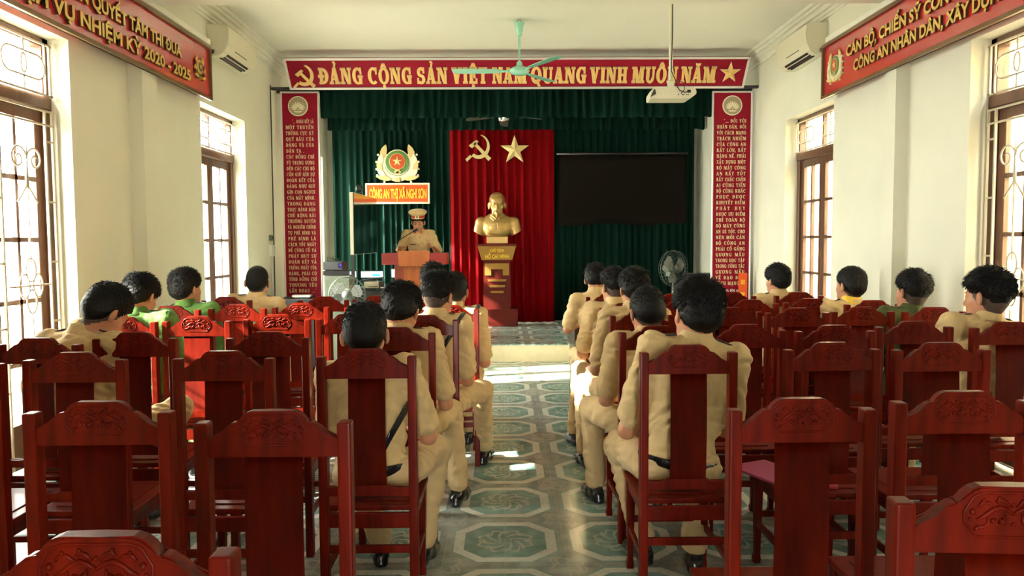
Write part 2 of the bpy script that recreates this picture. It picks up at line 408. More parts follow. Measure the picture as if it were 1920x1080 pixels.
def tall_window(idx, side, a, b_, grille=True, leaf_open=0.0):
    x = XL - REV if side < 0 else XR + REV
    root = bpy.data.objects.new('window_%d' % idx, None); link(root)
    root.location = (x, (a + b_) / 2, 0); root['kind'] = 'structure'
    W = b_ - a
    mb = MB()
    for s in (-1, 1): mb.box((0, s * (W / 2 - 0.035), ZTOP / 2), (0.09, 0.07, ZTOP), bev=0.006, seg=1)
    mb.box((0, 0, ZTOP - 0.03), (0.09, W, 0.06), bev=0.006, seg=1)
    mb.box((0, 0, ZTR), (0.11, W, 0.085), bev=0.006, seg=1)
    mb.build('window_frame', M_DOOR_WOOD, root)
    # transom light
    mb = MB(); mb.box((0, 0, (ZTR + ZTOP) / 2), (0.006, W - 0.14, ZTOP - ZTR - 0.1)); mb.build('pane', M_GLASS, root)
    mb = MB(); mb.box((0, 0, (ZTR + ZTOP) / 2), (0.04, 0.035, ZTOP - ZTR - 0.1)); mb.build('muntin', M_DOOR_WOOD, root)
    inx = -side * 0.075                                    # grille stands on the room side
    gz, gh = (ZTR + ZTOP) / 2 - 0.005, (ZTOP - ZTR - 0.14)
    mb = MB()
    P3 = lambda pts: [(inx, p[0], p[1]) for p in pts]
    rr = 0.0065
    for z in (gz - gh / 2 - 0.02, gz + gh / 2 + 0.02): mb.box((inx, 0, z), (0.012, W - 0.05, 0.012))
    for y in (-W / 2 + 0.05, W / 2 - 0.05, -W / 2 + 0.1, W / 2 - 0.1): mb.box((inx, y, gz), (0.012, 0.010, gh + 0.05))
    for s in (-1, 1):
        cy = s * W / 4 * 0.98; hw = W / 4 - 0.10; hh = gh * 0.27
        loop = arcpts(cy + hw - hh, gz, hh, hh, -90, 90, 10) + arcpts(cy - hw + hh, gz, hh, hh, 90, 270, 10)
        mb.tube(P3(loop), rr, 6, closed=True)
        mb.tube(P3(arcpts(cy, gz, 0.028, 0.06, 0, 360, 16)[:-1]), rr, 6, closed=True)
        mb.tube(P3([(cy, gz + hh), (cy, gz + gh / 2 + 0.02)]), rr, 6); mb.tube(P3([(cy, gz - hh), (cy, gz - gh / 2 - 0.02)]), rr, 6)
    mb.build('transom_grille', M_IRON, root)
    # two glazed leaves
    lw = (W - 0.14) / 2; zt = ZTR - 0.045; z0 = 0.02
    for s in (-1, 1):
        hinge = bpy.data.objects.new('door_leaf', None)
        cy = s * lw / 2
        mb = MB(); st = 0.075
        for q in (-1, 1): mb.box((0, cy + q * (lw / 2 - st / 2), (z0 + zt) / 2), (0.04, st, zt - z0), bev=0.004, seg=1)
        gy = lw - 2 * st; zb = 0.38
        mb.box((0, cy, (z0 + zb) / 2), (0.032, gy, zb - z0), bev=0.003, seg=1)
        mb.box((0, cy, zt - 0.04), (0.04, gy, 0.08))
        hgt = (zt - 0.08 - zb)
        for k in range(5): mb.box((0, cy, zb + hgt * k / 5 + 0.012), (0.036, gy, 0.03))
        mb.box((0, cy, zb + hgt / 2), (0.036, 0.028, hgt))
        leaf = mb.build('door_leaf', M_DOOR_WOOD, root)
        mb = MB(); mb.box((0, cy, zb + hgt / 2), (0.005, gy, hgt)); mb.build('pane', M_GLASS, leaf)
    # hinge pins and security grille on the room side
    if grille:
        mb = MB(); z1, z2 = 0.05, ZTR - 0.06
        for y in (-W / 2 + 0.045, -W / 2 + 0.125, W / 2 - 0.045, W / 2 - 0.125, -0.04, 0.04): mb.box((inx, y, (z1 + z2) / 2), (0.014, 0.014, z2 - z1))
        for y0 in (-W / 2 + 0.085, W / 2 - 0.085, 0):
            for k in range(6): mb.box((inx, y0, z1 + (z2 - z1) * (k + 0.5) / 6), (0.012, 0.08, 0.012))
        for z in (z1, z2, z2 - 0.09): mb.box((inx, 0, z), (0.012, W - 0.06, 0.012))
        for s in (-1, 1):
            c = s * W * 0.235
            zz = z2 - 0.33
            for q in (-1, 1):
                mb.tube(P3(spiral(c + q * 0.085, zz, 0.085, 0.015, 90 + 90 * q, -1.4 * q)), rr, 6)
                mb.tube(P3([(c + q * 0.085 - q * 0.085, zz), (c + q * 0.01, zz - 0.17), (c + q * 0.1, zz - 0.27)]), rr, 6)
            zz = z1 + 0.62
            for q in (-1, 1): mb.tube(P3(spiral(c + q * 0.085, zz, 0.10, 0.015, 90 + 90 * q, 1.4 * q)), rr, 6)
            zm = (z1 + z2) / 2 + 0.05
            for q in (0, 90, 180, 270):
                mb.tube(P3(arcpts(c + 0.07 * math.cos(R(q)), zm + 0.10 * math.sin(R(q)), 0.05, 0.075, q, q + 360, 14)[:-1]), rr * 0.9, 5, closed=True)
            mb.box((inx, c, zm + 0.5), (0.010, 0.010, 0.75)); mb.box((inx, c, zm - 0.45), (0.010, 0.010, 0.5)); mb.box((inx, c, zm), (0.010, W * 0.34, 0.010))
        mb.build('security_grille', M_IRON, root)
    return root
n_ = 1
for i, (a, b_) in enumerate(OPEN_L): tall_window(n_, -1, a, b_, grille=(i == 0)); n_ += 1
for i, (a, b_) in enumerate(OPEN_R): tall_window(n_, 1, a, b_, grille=(i == 0)); n_ += 1

# ------------------------------------------------------------------ serif capitals drawn as strokes (cap height 1)
def gL(x0, y0, x1, y1, w, e=0.0): w += e; return [(x0 - w / 2, y0 - e / 2), (x0 + w / 2, y0 - e / 2), (x1 + w / 2, y1 + e / 2), (x1 - w / 2, y1 + e / 2)] if y1 > y0 else [(x1 - w / 2, y1 - e / 2), (x1 + w / 2, y1 - e / 2), (x0 + w / 2, y0 + e / 2), (x0 - w / 2, y0 + e / 2)]
class Glyph:
    def __init__(s, e): s.p = []; s.e = e
    def L(s, x0, y0, x1, y1, w=0.20): s.p.append(gL(x0, y0, x1, y1, w, s.e)); return s
    def B(s, x0, y0, x1, y1): e = s.e / 2; s.p.append([(x0 - e, y0 - e), (x1 + e, y0 - e), (x1 + e, y1 + e), (x0 - e, y1 + e)]); return s
    def S(s, x, y, h=0.17, up=0): z = 0.075; return s.B(x - h, 0, x + h, z) if y == 0 else s.B(x - h, 1 - z, x + h, 1)
    def A(s, cx, cy, rx, ry, a0, a1, wv=0.2, wh=0.08, n=16):
        e = s.e / 2; rx += e; ry += e; wv += s.e; wh += s.e
        for i in range(n):
            a, b = R(a0 + (a1 - a0) * i / n), R(a0 + (a1 - a0) * (i + 1) / n)
            s.p.append([(cx + rx * math.cos(a), cy + ry * math.sin(a)), (cx + rx * math.cos(b), cy + ry * math.sin(b)),
                        (cx + (rx - wv) * math.cos(b), cy + (ry - wh) * math.sin(b)), (cx + (rx - wv) * math.cos(a), cy + (ry - wh) * math.sin(a))])
        return s
def glyph(ch, e):
    g = Glyph(e)
    if ch == 'A': g.L(0.08, 0, 0.36, 1, 0.09).L(0.62, 0, 0.38, 1, 0.22).B(0.18, 0.27, 0.52, 0.35).S(0.1, 0, 0.13).S(0.62, 0, 0.18); w = 0.82
    elif ch == 'B': g.L(0.2, 0, 0.2, 1).S(0.14, 0, 0.1).S(0.14, 1, 0.1).A(0.3, 0.745, 0.32, 0.255, -90, 90).A(0.3, 0.265, 0.37, 0.265, -90, 90).B(0.2, 0.92, 0.31, 1).B(0.2, 0.48, 0.31, 0.54).B(0.2, 0, 0.31, 0.08); w = 0.7
    elif ch in 'CG':
        g.A(0.44, 0.5, 0.42, 0.52, 48, 312).B(0.66, 0.64, 0.73, 1.0)
        if ch == 'G': g.L(0.66, 0.0, 0.66, 0.45).B(0.48, 0.42, 0.82, 0.49); w = 0.84
        else: w = 0.78
    elif ch in 'D\u0110':
        g.L(0.2, 0, 0.2, 1).S(0.14, 0, 0.1).S(0.14, 1, 0.1).A(0.28, 0.5, 0.50, 0.5, -90, 90).B(0.2, 0.92, 0.29, 1).B(0.2, 0, 0.29, 0.08); w = 0.82
        if ch == '\u0110': g.B(-0.02, 0.44, 0.42, 0.53)
    elif ch == 'E': g.L(0.2, 0, 0.2, 1).B(0.04, 0.92, 0.66, 1).B(0.04, 0, 0.68, 0.08).B(0.2, 0.46, 0.48, 0.54).B(0.59, 0.74, 0.66, 1).B(0.61, 0, 0.68, 0.27).B(0.44, 0.36, 0.50, 0.64); w = 0.72
    elif ch == 'H': g.L(0.2, 0, 0.2, 1).L(0.68, 0, 0.68, 1).B(0.2, 0.46, 0.68, 0.54); [g.S(x, y) for x in (0.2, 0.68) for y in (0, 1)]; w = 0.88
    elif ch == 'I': g.L(0.2, 0, 0.2, 1).S(0.2, 0).S(0.2, 1); w = 0.4
    elif ch == 'K': g.L(0.2, 0, 0.2, 1).S(0.2, 0).S(0.2, 1).L(0.28, 0.4, 0.66, 1, 0.10).L(0.70, 0, 0.40, 0.62, 0.22).S(0.70, 0, 0.15).S(0.66, 1, 0.14); w = 0.86
    elif ch == 'L': g.L(0.2, 0, 0.2, 1).S(0.2, 1).B(0.04, 0, 0.66, 0.08).B(0.59, 0, 0.66, 0.30); w = 0.68
    elif ch == 'M': g.L(0.13, 0, 0.13, 1, 0.09).L(0.53, 0.0, 0.22, 1, 0.22).L(0.53, 0.0, 0.80, 1, 0.09).L(0.86, 0, 0.86, 1, 0.20).S(0.12, 0, 0.12).S(0.12, 1, 0.12).S(0.88, 0).S(0.88, 1); w = 1.06
    elif ch == 'N': g.L(0.13, 0, 0.13, 1, 0.09).L(0.68, 0, 0.20, 1, 0.23).L(0.72, 0, 0.72, 1, 0.09).S(0.13, 0, 0.13).S(0.12, 1, 0.12).S(0.72, 1, 0.13); w = 0.86
    elif ch in 'OQ':
        g.A(0.44, 0.5, 0.42, 0.52, 0, 360, n=28); w = 0.88
        if ch == 'Q': g.L(0.72, -0.2, 0.46, 0.16, 0.16)
    elif ch in 'PR':
        g.L(0.2, 0, 0.2, 1).S(0.2, 0).S(0.14, 1, 0.1).A(0.3, 0.72, 0.34, 0.28, -90, 90).B(0.2, 0.92, 0.31, 1).B(0.2, 0.44, 0.31, 0.52); w = 0.68
        if ch == 'R': g.L(0.66, 0, 0.42, 0.48, 0.21).S(0.68, 0, 0.12); w = 0.8
    elif ch == 'S': g.A(0.36, 0.735, 0.30, 0.285, 35, 270, 0.18, 0.10).A(0.36, 0.265, 0.32, 0.285, -150, 90, 0.19, 0.10).B(0.55, 0.70, 0.62, 1).B(0.06, 0, 0.13, 0.31); w = 0.72
    elif ch == 'T': g.L(0.36, 0, 0.36, 1).S(0.36, 0).B(0.02, 0.92, 0.70, 1).B(0.02, 0.72, 0.09, 1).B(0.63, 0.72, 0.70, 1); w = 0.74
    elif ch == 'U': g.L(0.2, 0.3, 0.2, 1).L(0.70, 0.3, 0.70, 1, 0.09).A(0.42, 0.32, 0.32, 0.34, 180, 360, 0.15, 0.10).S(0.2, 1).S(0.70, 1, 0.13); w = 0.86
    elif ch == 'V': g.L(0.40, 0, 0.16, 1, 0.22).L(0.40, 0, 0.66, 1, 0.09).S(0.16, 1).S(0.66, 1, 0.13); w = 0.80
    elif ch == 'X': g.L(0.64, 0, 0.16, 1, 0.22).L(0.12, 0, 0.64, 1, 0.09).S(0.16, 1, 0.15).S(0.64, 1, 0.12).S(0.12, 0, 0.12).S(0.64, 0, 0.15); w = 0.8
    elif ch == 'Y': g.L(0.40, 0.42, 0.16, 1, 0.21).L(0.40, 0.45, 0.66, 1, 0.09).L(0.40, 0, 0.40, 0.5).S(0.40, 0).S(0.16, 1).S(0.66, 1, 0.13); w = 0.80
    elif ch == '.': g.B(0.04, 0, 0.20, 0.16); w = 0.25
    elif ch == ',': g.L(0.06, -0.16, 0.12, 0.14, 0.14); w = 0.25
    elif ch in '\u201c\u201d': g.L(0.06, 0.78, 0.09, 1, 0.07).L(0.2, 0.78, 0.23, 1, 0.07); w = 0.32
    elif ch == '-': g.B(0.04, 0.4, 0.34, 0.5); w = 0.4
    else: w = 0.42
    return g, w
def add_mark(g, c, cx, y=1.08):
    if c == '\u0301': g.L(cx - 0.06, y, cx + 0.10, y + 0.24, 0.12)
    elif c == '\u0300': g.L(cx + 0.06, y, cx - 0.10, y + 0.24, 0.12)
    elif c == '\u0302': g.L(cx - 0.17, y, cx, y + 0.20, 0.12).L(cx + 0.17, y, cx, y + 0.20, 0.12)
    elif c == '\u0306': g.A(cx, y + 0.18, 0.19, 0.18, 180, 360, 0.08, 0.09, 8)
    elif c == '\u0303': g.A(cx - 0.09, y + 0.05, 0.10, 0.13, 0, 180, 0.05, 0.08, 6).A(cx + 0.09, y + 0.13, 0.10, 0.13, 180, 360, 0.05, 0.08, 6)
    elif c == '\u0309': g.A(cx, y + 0.22, 0.12, 0.12, -60, 150, 0.08, 0.08, 8).B(cx - 0.01, y, cx + 0.06, y + 0.13)
    elif c == '\u0323': g.A(cx, -0.20, 0.09, 0.09, 0, 360, 0.088, 0.088, 10)
def text_polys(txt, e=0.0, gap=0.13, space=0.42):
    """polygons of one line, cap height 1; returns the polys and the width"""
    x = 0.0; out = []
    for ch in txt:
        if ch == ' ': x += space; continue
        d = unicodedata.normalize('NFD', ch)
        g, w = glyph(d[0], e); cx = w / 2; marks = d[1:]; y = 1.08
        if '\u031b' in marks: g.A(w - 0.08, 1.0, 0.13, 0.16, -100, 20, 0.08, 0.08, 6)
        for m in marks:
            if m == '\u0323': add_mark(g, m, cx)
        for m in marks:
            if m in '\u0302\u0306': add_mark(g, m, cx, y); y += 0.10; cx += 0.20
        for m in marks:
            if m in '\u0300\u0301\u0303\u0309': add_mark(g, m, cx, y)
        out += [[(px + x, py) for px, py in poly] for poly in g.p]
        x += w + gap
    return out, x - gap
def put_polys(mb, polys, x0, z0, sx, sz, y, dep, M=None, mi=0):
    M = M or Matrix.Identity(4)
    for i, p in enumerate(polys):
        q = [(x0 + a * sx, z0 + b * sz) for a, b in p]
        ar = sum(q[k][0] * q[(k + 1) % len(q)][1] - q[(k + 1) % len(q)][0] * q[k][1] for k in range(len(q)))
        if abs(ar) < 1e-9: continue
        mb.prism(q, y - dep, y, M, mi)
def sans_text(body, size_h, M, parent, name, mats, xscale=0.62, fat=0.03, depth=0.01, width=None, edge=False):
    """condensed bold capitals from the built-in font, as a mesh in the x,z plane facing -y"""
    c = bpy.data.curves.new(name, 'FONT'); c.body = body; c.size = size_h / 0.73
    c.offset = fat * size_h; c.extrude = depth / 2; c.resolution_u = 3; c.align_x = 'LEFT'
    o = bpy.data.objects.new(name, c); COL.objects.link(o); bpy.context.view_layer.update()
    me = bpy.data.meshes.new_from_object(o.evaluated_get(bpy.context.evaluated_depsgraph_get()))
    bpy.data.objects.remove(o); bpy.data.curves.remove(c)
    xs = [v.co.x for v in me.vertices]; x0, x1 = min(xs), max(xs)
    sx = (width / (x1 - x0)) if width else xscale
    me.transform(Matrix.Diagonal((sx, 1, 1, 1)) @ Matrix.Translation((-x0, 0, 0)))
    me.transform(M @ Matrix.Rotation(R(90), 4, 'X'))
    me.materials.clear()
    for m in mats: me.materials.append(m)
    for p in me.polygons:
        p.material_index = 0
        p.use_smooth = False
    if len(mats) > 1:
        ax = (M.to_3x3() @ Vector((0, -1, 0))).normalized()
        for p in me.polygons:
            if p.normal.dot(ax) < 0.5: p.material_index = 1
    ob = bpy.data.objects.new(name, me); return link(ob, parent)

def star_mesh(mb, cx, cz, r, y, dep, M=None, mi=0):
    """faceted five-pointed star, raised to its centre"""
    M = M or Matrix.Identity(4)
    pts = [(cx + (r if k % 2 == 0 else r * 0.39) * math.sin(math.pi * k / 5), cz + (r if k % 2 == 0 else r * 0.39) * math.cos(math.pi * k / 5)) for k in range(10)]
    bm = mb.bm; c = bm.verts.new(M @ Vector((cx, y - dep, cz)))
    A = [bm.verts.new(M @ Vector((p[0], y - dep * 0.35, p[1]))) for p in pts]; B = [bm.verts.new(M @ Vector((p[0], y, p[1]))) for p in pts]
    for k in range(10):
        for f in (bm.faces.new((c, A[k], A[(k + 1) % 10])), bm.faces.new((A[k], B[k], B[(k + 1) % 10], A[(k + 1) % 10]))): f.material_index = mi
    bm.faces.new(B).material_index = mi
def hammer_sickle(mb, cx, cz, s, y, dep, M=None, mi=0):
    """s = overall size; blade sweeps round the right, handle to lower left; hammer head upper left, shaft to lower right"""
    def P(pts): return [(cx + a * s, cz + b * s) for a, b in pts]
    outer, inner = [], []
    n = 22
    for i in range(n + 1):
        t = i / n; a = R(76 - 206 * t); w = 0.004 + 0.13 * math.sin(min(1, t * 1.12) * math.pi * 0.62) ** 1.2
        ro = 0.44; ox, oz = 0.03, 0.04
        outer.append((ox + ro * math.cos(a) * 0.92, oz + ro * math.sin(a)))
        inner.append((ox - 0.03 * (1 - t) + (ro - w) * math.cos(a) * 0.92, oz + (ro - w) * math.sin(a)))
    for i in range(n): mb.prism(P([outer[i], outer[i + 1], inner[i + 1], inner[i]]), y - dep, y, M, mi)
    mb.prism(P([(-0.22, -0.33), (-0.28, -0.25), (-0.46, -0.42), (-0.40, -0.50)]), y - dep, y, M, mi)
    mb.prism(P([(-0.16, 0.13), (-0.09, 0.20), (0.48, -0.38), (0.38, -0.48)]), y - dep * 1.15, y, M, mi)
    mb.prism(P([(-0.33, 0.08), (-0.21, -0.02), (0.03, 0.22), (-0.04, 0.28), (-0.12, 0.24)]), y - dep * 1.15, y, M, mi)
def disc(mb, cx, cz, r, y, dep, M=None, mi=0, n=32, rz=None):
    mb.prism([(cx + r * math.cos(2 * math.pi * k / n), cz + (rz or r) * math.sin(2 * math.pi * k / n)) for k in range(n)], y - dep, y, M, mi)
def ring(mb, cx, cz, r0, r1, y, dep, M=None, mi=0, n=32):
    for k in range(n):
        a, b = 2 * math.pi * k / n, 2 * math.pi * (k + 1) / n
        mb.prism([(cx + r0 * math.cos(a), cz + r0 * math.sin(a)), (cx + r0 * math.cos(b), cz + r0 * math.sin(b)), (cx + r1 * math.cos(b), cz + r1 * math.sin(b)), (cx + r1 * math.cos(a), cz + r1 * math.sin(a))], y - dep, y, M, mi)
def leaf(mb, cx, cz, L, w, ang, y, dep, M=None, mi=0):
    ca, sa = math.cos(R(ang)), math.sin(R(ang)); pts = []
    prof = [(0, 0.0), (0.15, 0.55), (0.4, 1.0), (0.7, 0.8), (0.9, 0.35), (1, 0)]
    for t, k in prof + [(t, -k) for t, k in prof[::-1]][1:-1]: pts.append((cx + (t * L) * ca - k * w / 2 * sa, cz + (t * L) * sa + k * w / 2 * ca))
    mb.prism(pts, y - dep, y, M, mi)
def emblem(mb, cx, cz, s, y, dep, M=None):
    """gold wreath of leaves round a green ring and a red disc with a star; materials 0 gold 1 pale 2 green 3 red"""
    # solid crescent body, open at the top
    n = 30; R0, R1 = 0.27 * s, 0.40 * s; zc_ = cz - 0.01 * s
    for k in range(n):
        def pt(q, r): a_ = R(128 + 284 * q / n); w_ = math.sin(math.pi * q / n) ** 0.45; rr_ = R0 + (r - R0) * w_; return (cx + rr_ * 1.08 * math.cos(a_), zc_ + rr_ * math.sin(a_))
        mb.prism([pt(k, R0), pt(k + 1, R0), pt(k + 1, R1), pt(k, R1)], y - dep * 0.55, y, M, 1)
    disc(mb, cx, cz + 0.02 * s, 0.29 * s, y, dep * 0.5, M, 1)
    for sg in (-1, 1):
        for k, (px_, pz2, ang_, L_, w_) in enumerate(((0.36, 0.10, 108, 0.34, 0.15), (0.40, -0.06, 98, 0.27, 0.13), (0.37, -0.20, 72, 0.26, 0.12), (0.28, -0.31, 45, 0.25, 0.12), (0.14, -0.37, 12, 0.36, 0.11))):
            leaf(mb, cx + sg * px_ * s, cz + pz2 * s, L_ * s, w_ * s, ang_ if sg > 0 else 180 - ang_, y - dep * 0.3, dep * (0.5 + 0.06 * k), M, 0 if k % 2 == 0 else 1)
        for (px_, pz2) in ((0.435, 0.19), (0.475, 0.03), (0.475, -0.13), (0.46, -0.27), (0.30, -0.42)): disc(mb, cx + sg * px_ * s, cz + pz2 * s, 0.026 * s, y, dep * 0.7, M, 1, n=10)
    mb.prism([(cx - 0.06 * s, cz - 0.42 * s), (cx + 0.06 * s, cz - 0.42 * s), (cx + 0.04 * s, cz - 0.32 * s), (cx - 0.04 * s, cz - 0.32 * s)], y - dep * 1.1, y, M, 0)
    disc(mb, cx, cz + 0.02 * s, 0.265 * s, y - dep * 0.5, dep * 0.3, M, 2)
    disc(mb, cx, cz + 0.035 * s, 0.185 * s, y - dep * 0.8, dep * 0.15, M, 0)
    disc(mb, cx, cz + 0.035 * s, 0.172 * s, y - dep * 0.95, dep * 0.1, M, 3)
    star_mesh(mb, cx, cz + 0.04 * s, 0.115 * s, y - dep * 1.05, dep * 0.3, M, 0)
    for k in range(5): leaf(mb, cx, cz - 0.235 * s, 0.10 * s, 0.045 * s, 30 + 30 * k, y - dep * 0.8, dep * 0.3, M, 0)
EMB = [M_EMBGOLD, M_EMBPALE, M_EMBGREEN, M_EMBRED]

# ------------------------------------------------------------------ curtains and pelmets
def pleats(mb, x0, x1, z0, z1, y, pitch, amp, seed, nz=6, hang=0.0, sharp=1.0, bot=0.0, per=8):
    rnd = random.Random(seed); n = max(2, int(round((x1 - x0) / pitch)))
    w = [rnd.uniform(0.75, 1.3) for _ in range(n)]; tot = sum(w); w = [q / tot for q in w]
    am = [rnd.uniform(0.6, 1.25) for _ in range(n)]; sk = [rnd.uniform(-0.3, 0.3) for _ in range(n)]
    us, ys, sks = [], [], []
    u = 0.0
    for k in range(n):
        for j in range(per):
            t = j / per; us.append(u + w[k] * t); ys.append(am[k] * (1 - abs(math.cos(math.pi * t)) ** sharp if True else 0)); sks.append(sk[k])
        u += w[k]
    us.append(1.0); ys.append(0.0); sks.append(0)
    N = len(us) - 1
    def fn(a, b):
        i = int(round(a * N)); z = z0 + (z1 - z0) * b
        lo = 1 - b
        x = x0 + (x1 - x0) * us[i] + sks[i] * pitch * 0.5 * lo
        zz = z - bot * lo ** 3 * ys[i]
        return Vector((x, y - ys[i] * amp * (0.7 + 0.5 * lo), zz))
    mb.grid(fn, N, nz)
    # cloth thickness
    me_faces = mb.bm.faces[:]
    bmesh.ops.solidify(mb.bm, geom=me_faces, thickness=0.006)

CY = 12.50
mb = MB(); pleats(mb, -2.74, -0.80, 0.25, 3.36, CY, 0.105, 0.075, 1, sharp=1.4)
o = mb.build('green_curtain', M_GREENCUR); tag(o, 'dark green pleated curtain left of the red curtain, behind the lectern', 'curtain')
mb = MB(); pleats(mb, 0.74, 3.06, 0.25, 3.36, CY, 0.11, 0.065, 2, sharp=1.4)
o = mb.build('green_curtain', M_GREENCUR); tag(o, 'dark green pleated curtain right of the red curtain, behind the grey screen', 'curtain')
a_, b2_ = at(842, 240, 12.33), at(1040, 605, 12.33)
mb = MB(); pleats(mb, a_.x, b2_.x, 0.24, a_.z + 0.06, 12.38, 0.13, 0.055, 3, sharp=1.2)
o = mb.build('red_curtain', M_REDCUR); tag(o, 'bright red pleated curtain hanging behind the gold bust', 'curtain')
a_, b2_ = at(612, 180, 12.2), at(1323, 240, 12.2)
mb = MB(); pleats(mb, a_.x, b2_.x, b2_.z, 3.80, 12.26, 0.125, 0.08, 4, nz=4, bot=0.03, sharp=2.2)
mb.box(((a_.x + b2_.x) / 2, 12.27, 3.80), (b2_.x - a_.x, 0.05, 0.04))
o = mb.build('curtain_pelmet', M_GREENCUR); tag(o, 'narrower dark green pleated pelmet at the back, just above the curtains', 'pelmet')
a_, b2_ = at(598, 168, 9.92), at(1337, 217, 9.92)
mb = MB(); pleats(mb, a_.x, b2_.x, b2_.z, a_.z + 0.02, 9.96, 0.115, 0.085, 5, nz=4, bot=0.03, sharp=2.2)
o = mb.build('curtain_pelmet', M_GREENCUR); tag(o, 'wide dark green pleated pelmet right under the long maroon banner', 'pelmet')
mb = MB(); mb.box(((XL + XR) / 2, 9.99, 3.455), (XR - XL - 0.01, 0.05, 0.05)); mb.box(((XL + XR) / 2, 9.75, 3.44), (XR - XL - 0.01, 0.06, 0.03))
struct('trim_8', mb, M_BLKPL)

# ------------------------------------------------------------------ long maroon banner under the ceiling
tl, tr, bl, br = at(531, 109, 9.58), at(1407, 106.5, 9.58), at(537, 168, 9.74), at(1400, 165, 9.74)
bw, bh = tr.x - tl.x, math.hypot(tl.z - bl.z, 0.16)
tilt = math.atan2(0.16, tl.z - bl.z)
ban = thing('banner', 'long maroon banner with yellow serif capitals under the ceiling', 'banner', ((tl.x + tr.x) / 2, 9.66, (tl.z + bl.z) / 2))
TM = Matrix.Rotation(tilt, 4, 'X')
W2, H2 = bw / 2, bh / 2; INS = 0.035
def TQ(pts): return pts
mb = MB(); mb.prism([(-W2 + INS * 0, H2), (W2, H2), (W2 - INS, -H2), (-W2 + INS, -H2)], -0.008, 0.02, TM); mb.build('board', M_MAROON, ban)
mb = MB(); fw = 0.026
mb.prism([(-W2, H2), (W2, H2), (W2, H2 - fw), (-W2, H2 - fw)], -0.022, 0.0, TM)
mb.prism([(-W2 + INS, -H2), (W2 - INS, -H2), (W2 - INS, -H2 + fw), (-W2 + INS, -H2 + fw)], -0.022, 0.0, TM)
mb.prism([(-W2, H2), (-W2 + fw, H2), (-W2 + INS + fw, -H2), (-W2 + INS, -H2)], -0.0215, 0.0, TM)
mb.prism([(W2, H2), (W2 - fw, H2), (W2 - INS - fw, -H2), (W2 - INS, -H2)], -0.0215, 0.0, TM)
mb.build('frame', M_ALU, ban)
ppm = bw / 876.0                                             # metres per photo pixel on the banner
def bx(px): return (px - 969) * ppm
def bz(py): return (137.5 - py) * bh / 58.0
mb = MB()
words = [('ĐẢNG', 594, 676), ('CỘNG', 687, 769), ('SẢN', 779, 836), ('VIỆT', 846, 912), ('NAM', 922, 986), ('QUANG', 995, 1099), ('VINH', 1107, 1177), ('MUÔN', 1187, 1272), ('NĂM', 1280, 1345)]
for wd, xa, xb in words:
    for e, y, mi in ((0.095, -0.008, 1), (0.025, -0.016, 0)):
        polys, w = text_polys(wd, e)
        put_polys(mb, polys, bx(xa), bz(155.0), (bx(xb) - bx(xa)) / w, bz(127) - bz(155), y, 0.010, TM, mi)
mb.build('lettering', [M_GOLDTXT, M_PALETXT], ban)
mb = MB(); hammer_sickle(mb, bx(564.5), bz(141.5), 0.295, -0.008, 0.014, TM, 1); hammer_sickle(mb, bx(564.5), bz(141.5), 0.27, -0.014, 0.014, TM)
mb.build('hammer_and_sickle', [M_GOLDTXT, M_PALETXT], ban)
mb = MB(); star_mesh(mb, bx(1372), bz(138), 0.135, -0.008, 0.02, TM, 1); star_mesh(mb, bx(1372), bz(138), 0.112, -0.010, 0.035, TM)
mb.build('star', [M_GOLDTXT, M_PALETXT], ban)

# ------------------------------------------------------------------ tall text panels
LEFT_TXT = ['“... ĐOÀN KẾT LÀ', 'MỘT TRUYỀN', 'THỐNG CỰC KỲ', 'QUÝ BÁU CỦA', 'ĐẢNG VÀ CỦA', '<DÂN TA .', 'CÁC ĐỒNG CHÍ', 'TỪ TRUNG ƯƠNG', 'ĐẾN CÁC CHI BỘ', 'CẦN GIỮ GÌN SỰ', 'ĐOÀN KẾT CỦA', 'ĐẢNG NHƯ GIỮ', 'GÌN CON NGƯƠI', 'CỦA MẮT MÌNH.', 'TRONG ĐẢNG', 'THỰC HÀNH DÂN', 'CHỦ RỘNG RÃI', 'THƯỜNG XUYÊN', 'VÀ NGHIÊM CHỈNH', 'TỰ PHÊ BÌNH VÀ', 'PHÊ BÌNH LÀ', 'CÁCH TỐT NHẤT', 'ĐỂ CỦNG CỐ VÀ', 'PHÁT HUY SỰ', 'ĐOÀN KẾT VÀ', 'THỐNG NHẤT CỦA', 'ĐẢNG, PHẢI CÓ', 'TÌNH ĐỒNG CHÍ', 'THƯƠNG YÊU', '<LẪN NHAU ...”']
RIGHT_TXT = ['“... ĐỐI VỚI', 'NHÂN DÂN, ĐỐI', 'VỚI CÁCH MẠNG', 'TRÁCH NHIỆM', 'CỦA CÔNG AN', 'RẤT LỚN, RẤT', 'NẶNG NỀ. PHẢI', 'XÂY DỰNG MỘT', 'BỘ MÁY CÔNG', 'AN RẤT TỐT', 'RẤT CHẮC CHẮN', 'AI CŨNG TIẾN', 'BỘ CŨNG KHẮC', 'PHỤC ĐƯỢC', 'KHUYẾT ĐIỂM', 'PHÁT HUY', 'ĐƯỢC ƯU ĐIỂM', 'THÌ TOÀN BỘ', 'BỘ MÁY CÔNG', 'AN SẼ TỐT. CHO', 'NÊN MỖI CÁN', 'BỘ CÔNG AN', 'PHẢI CỐ GẮNG', 'GƯƠNG MẪU', 'TRONG HỌC TẬP', 'TRONG CÔNG TÁC', 'GƯƠNG MẪU', 'VỀ ĐẠO ĐỨC', '<CÁCH MẠNG ...']
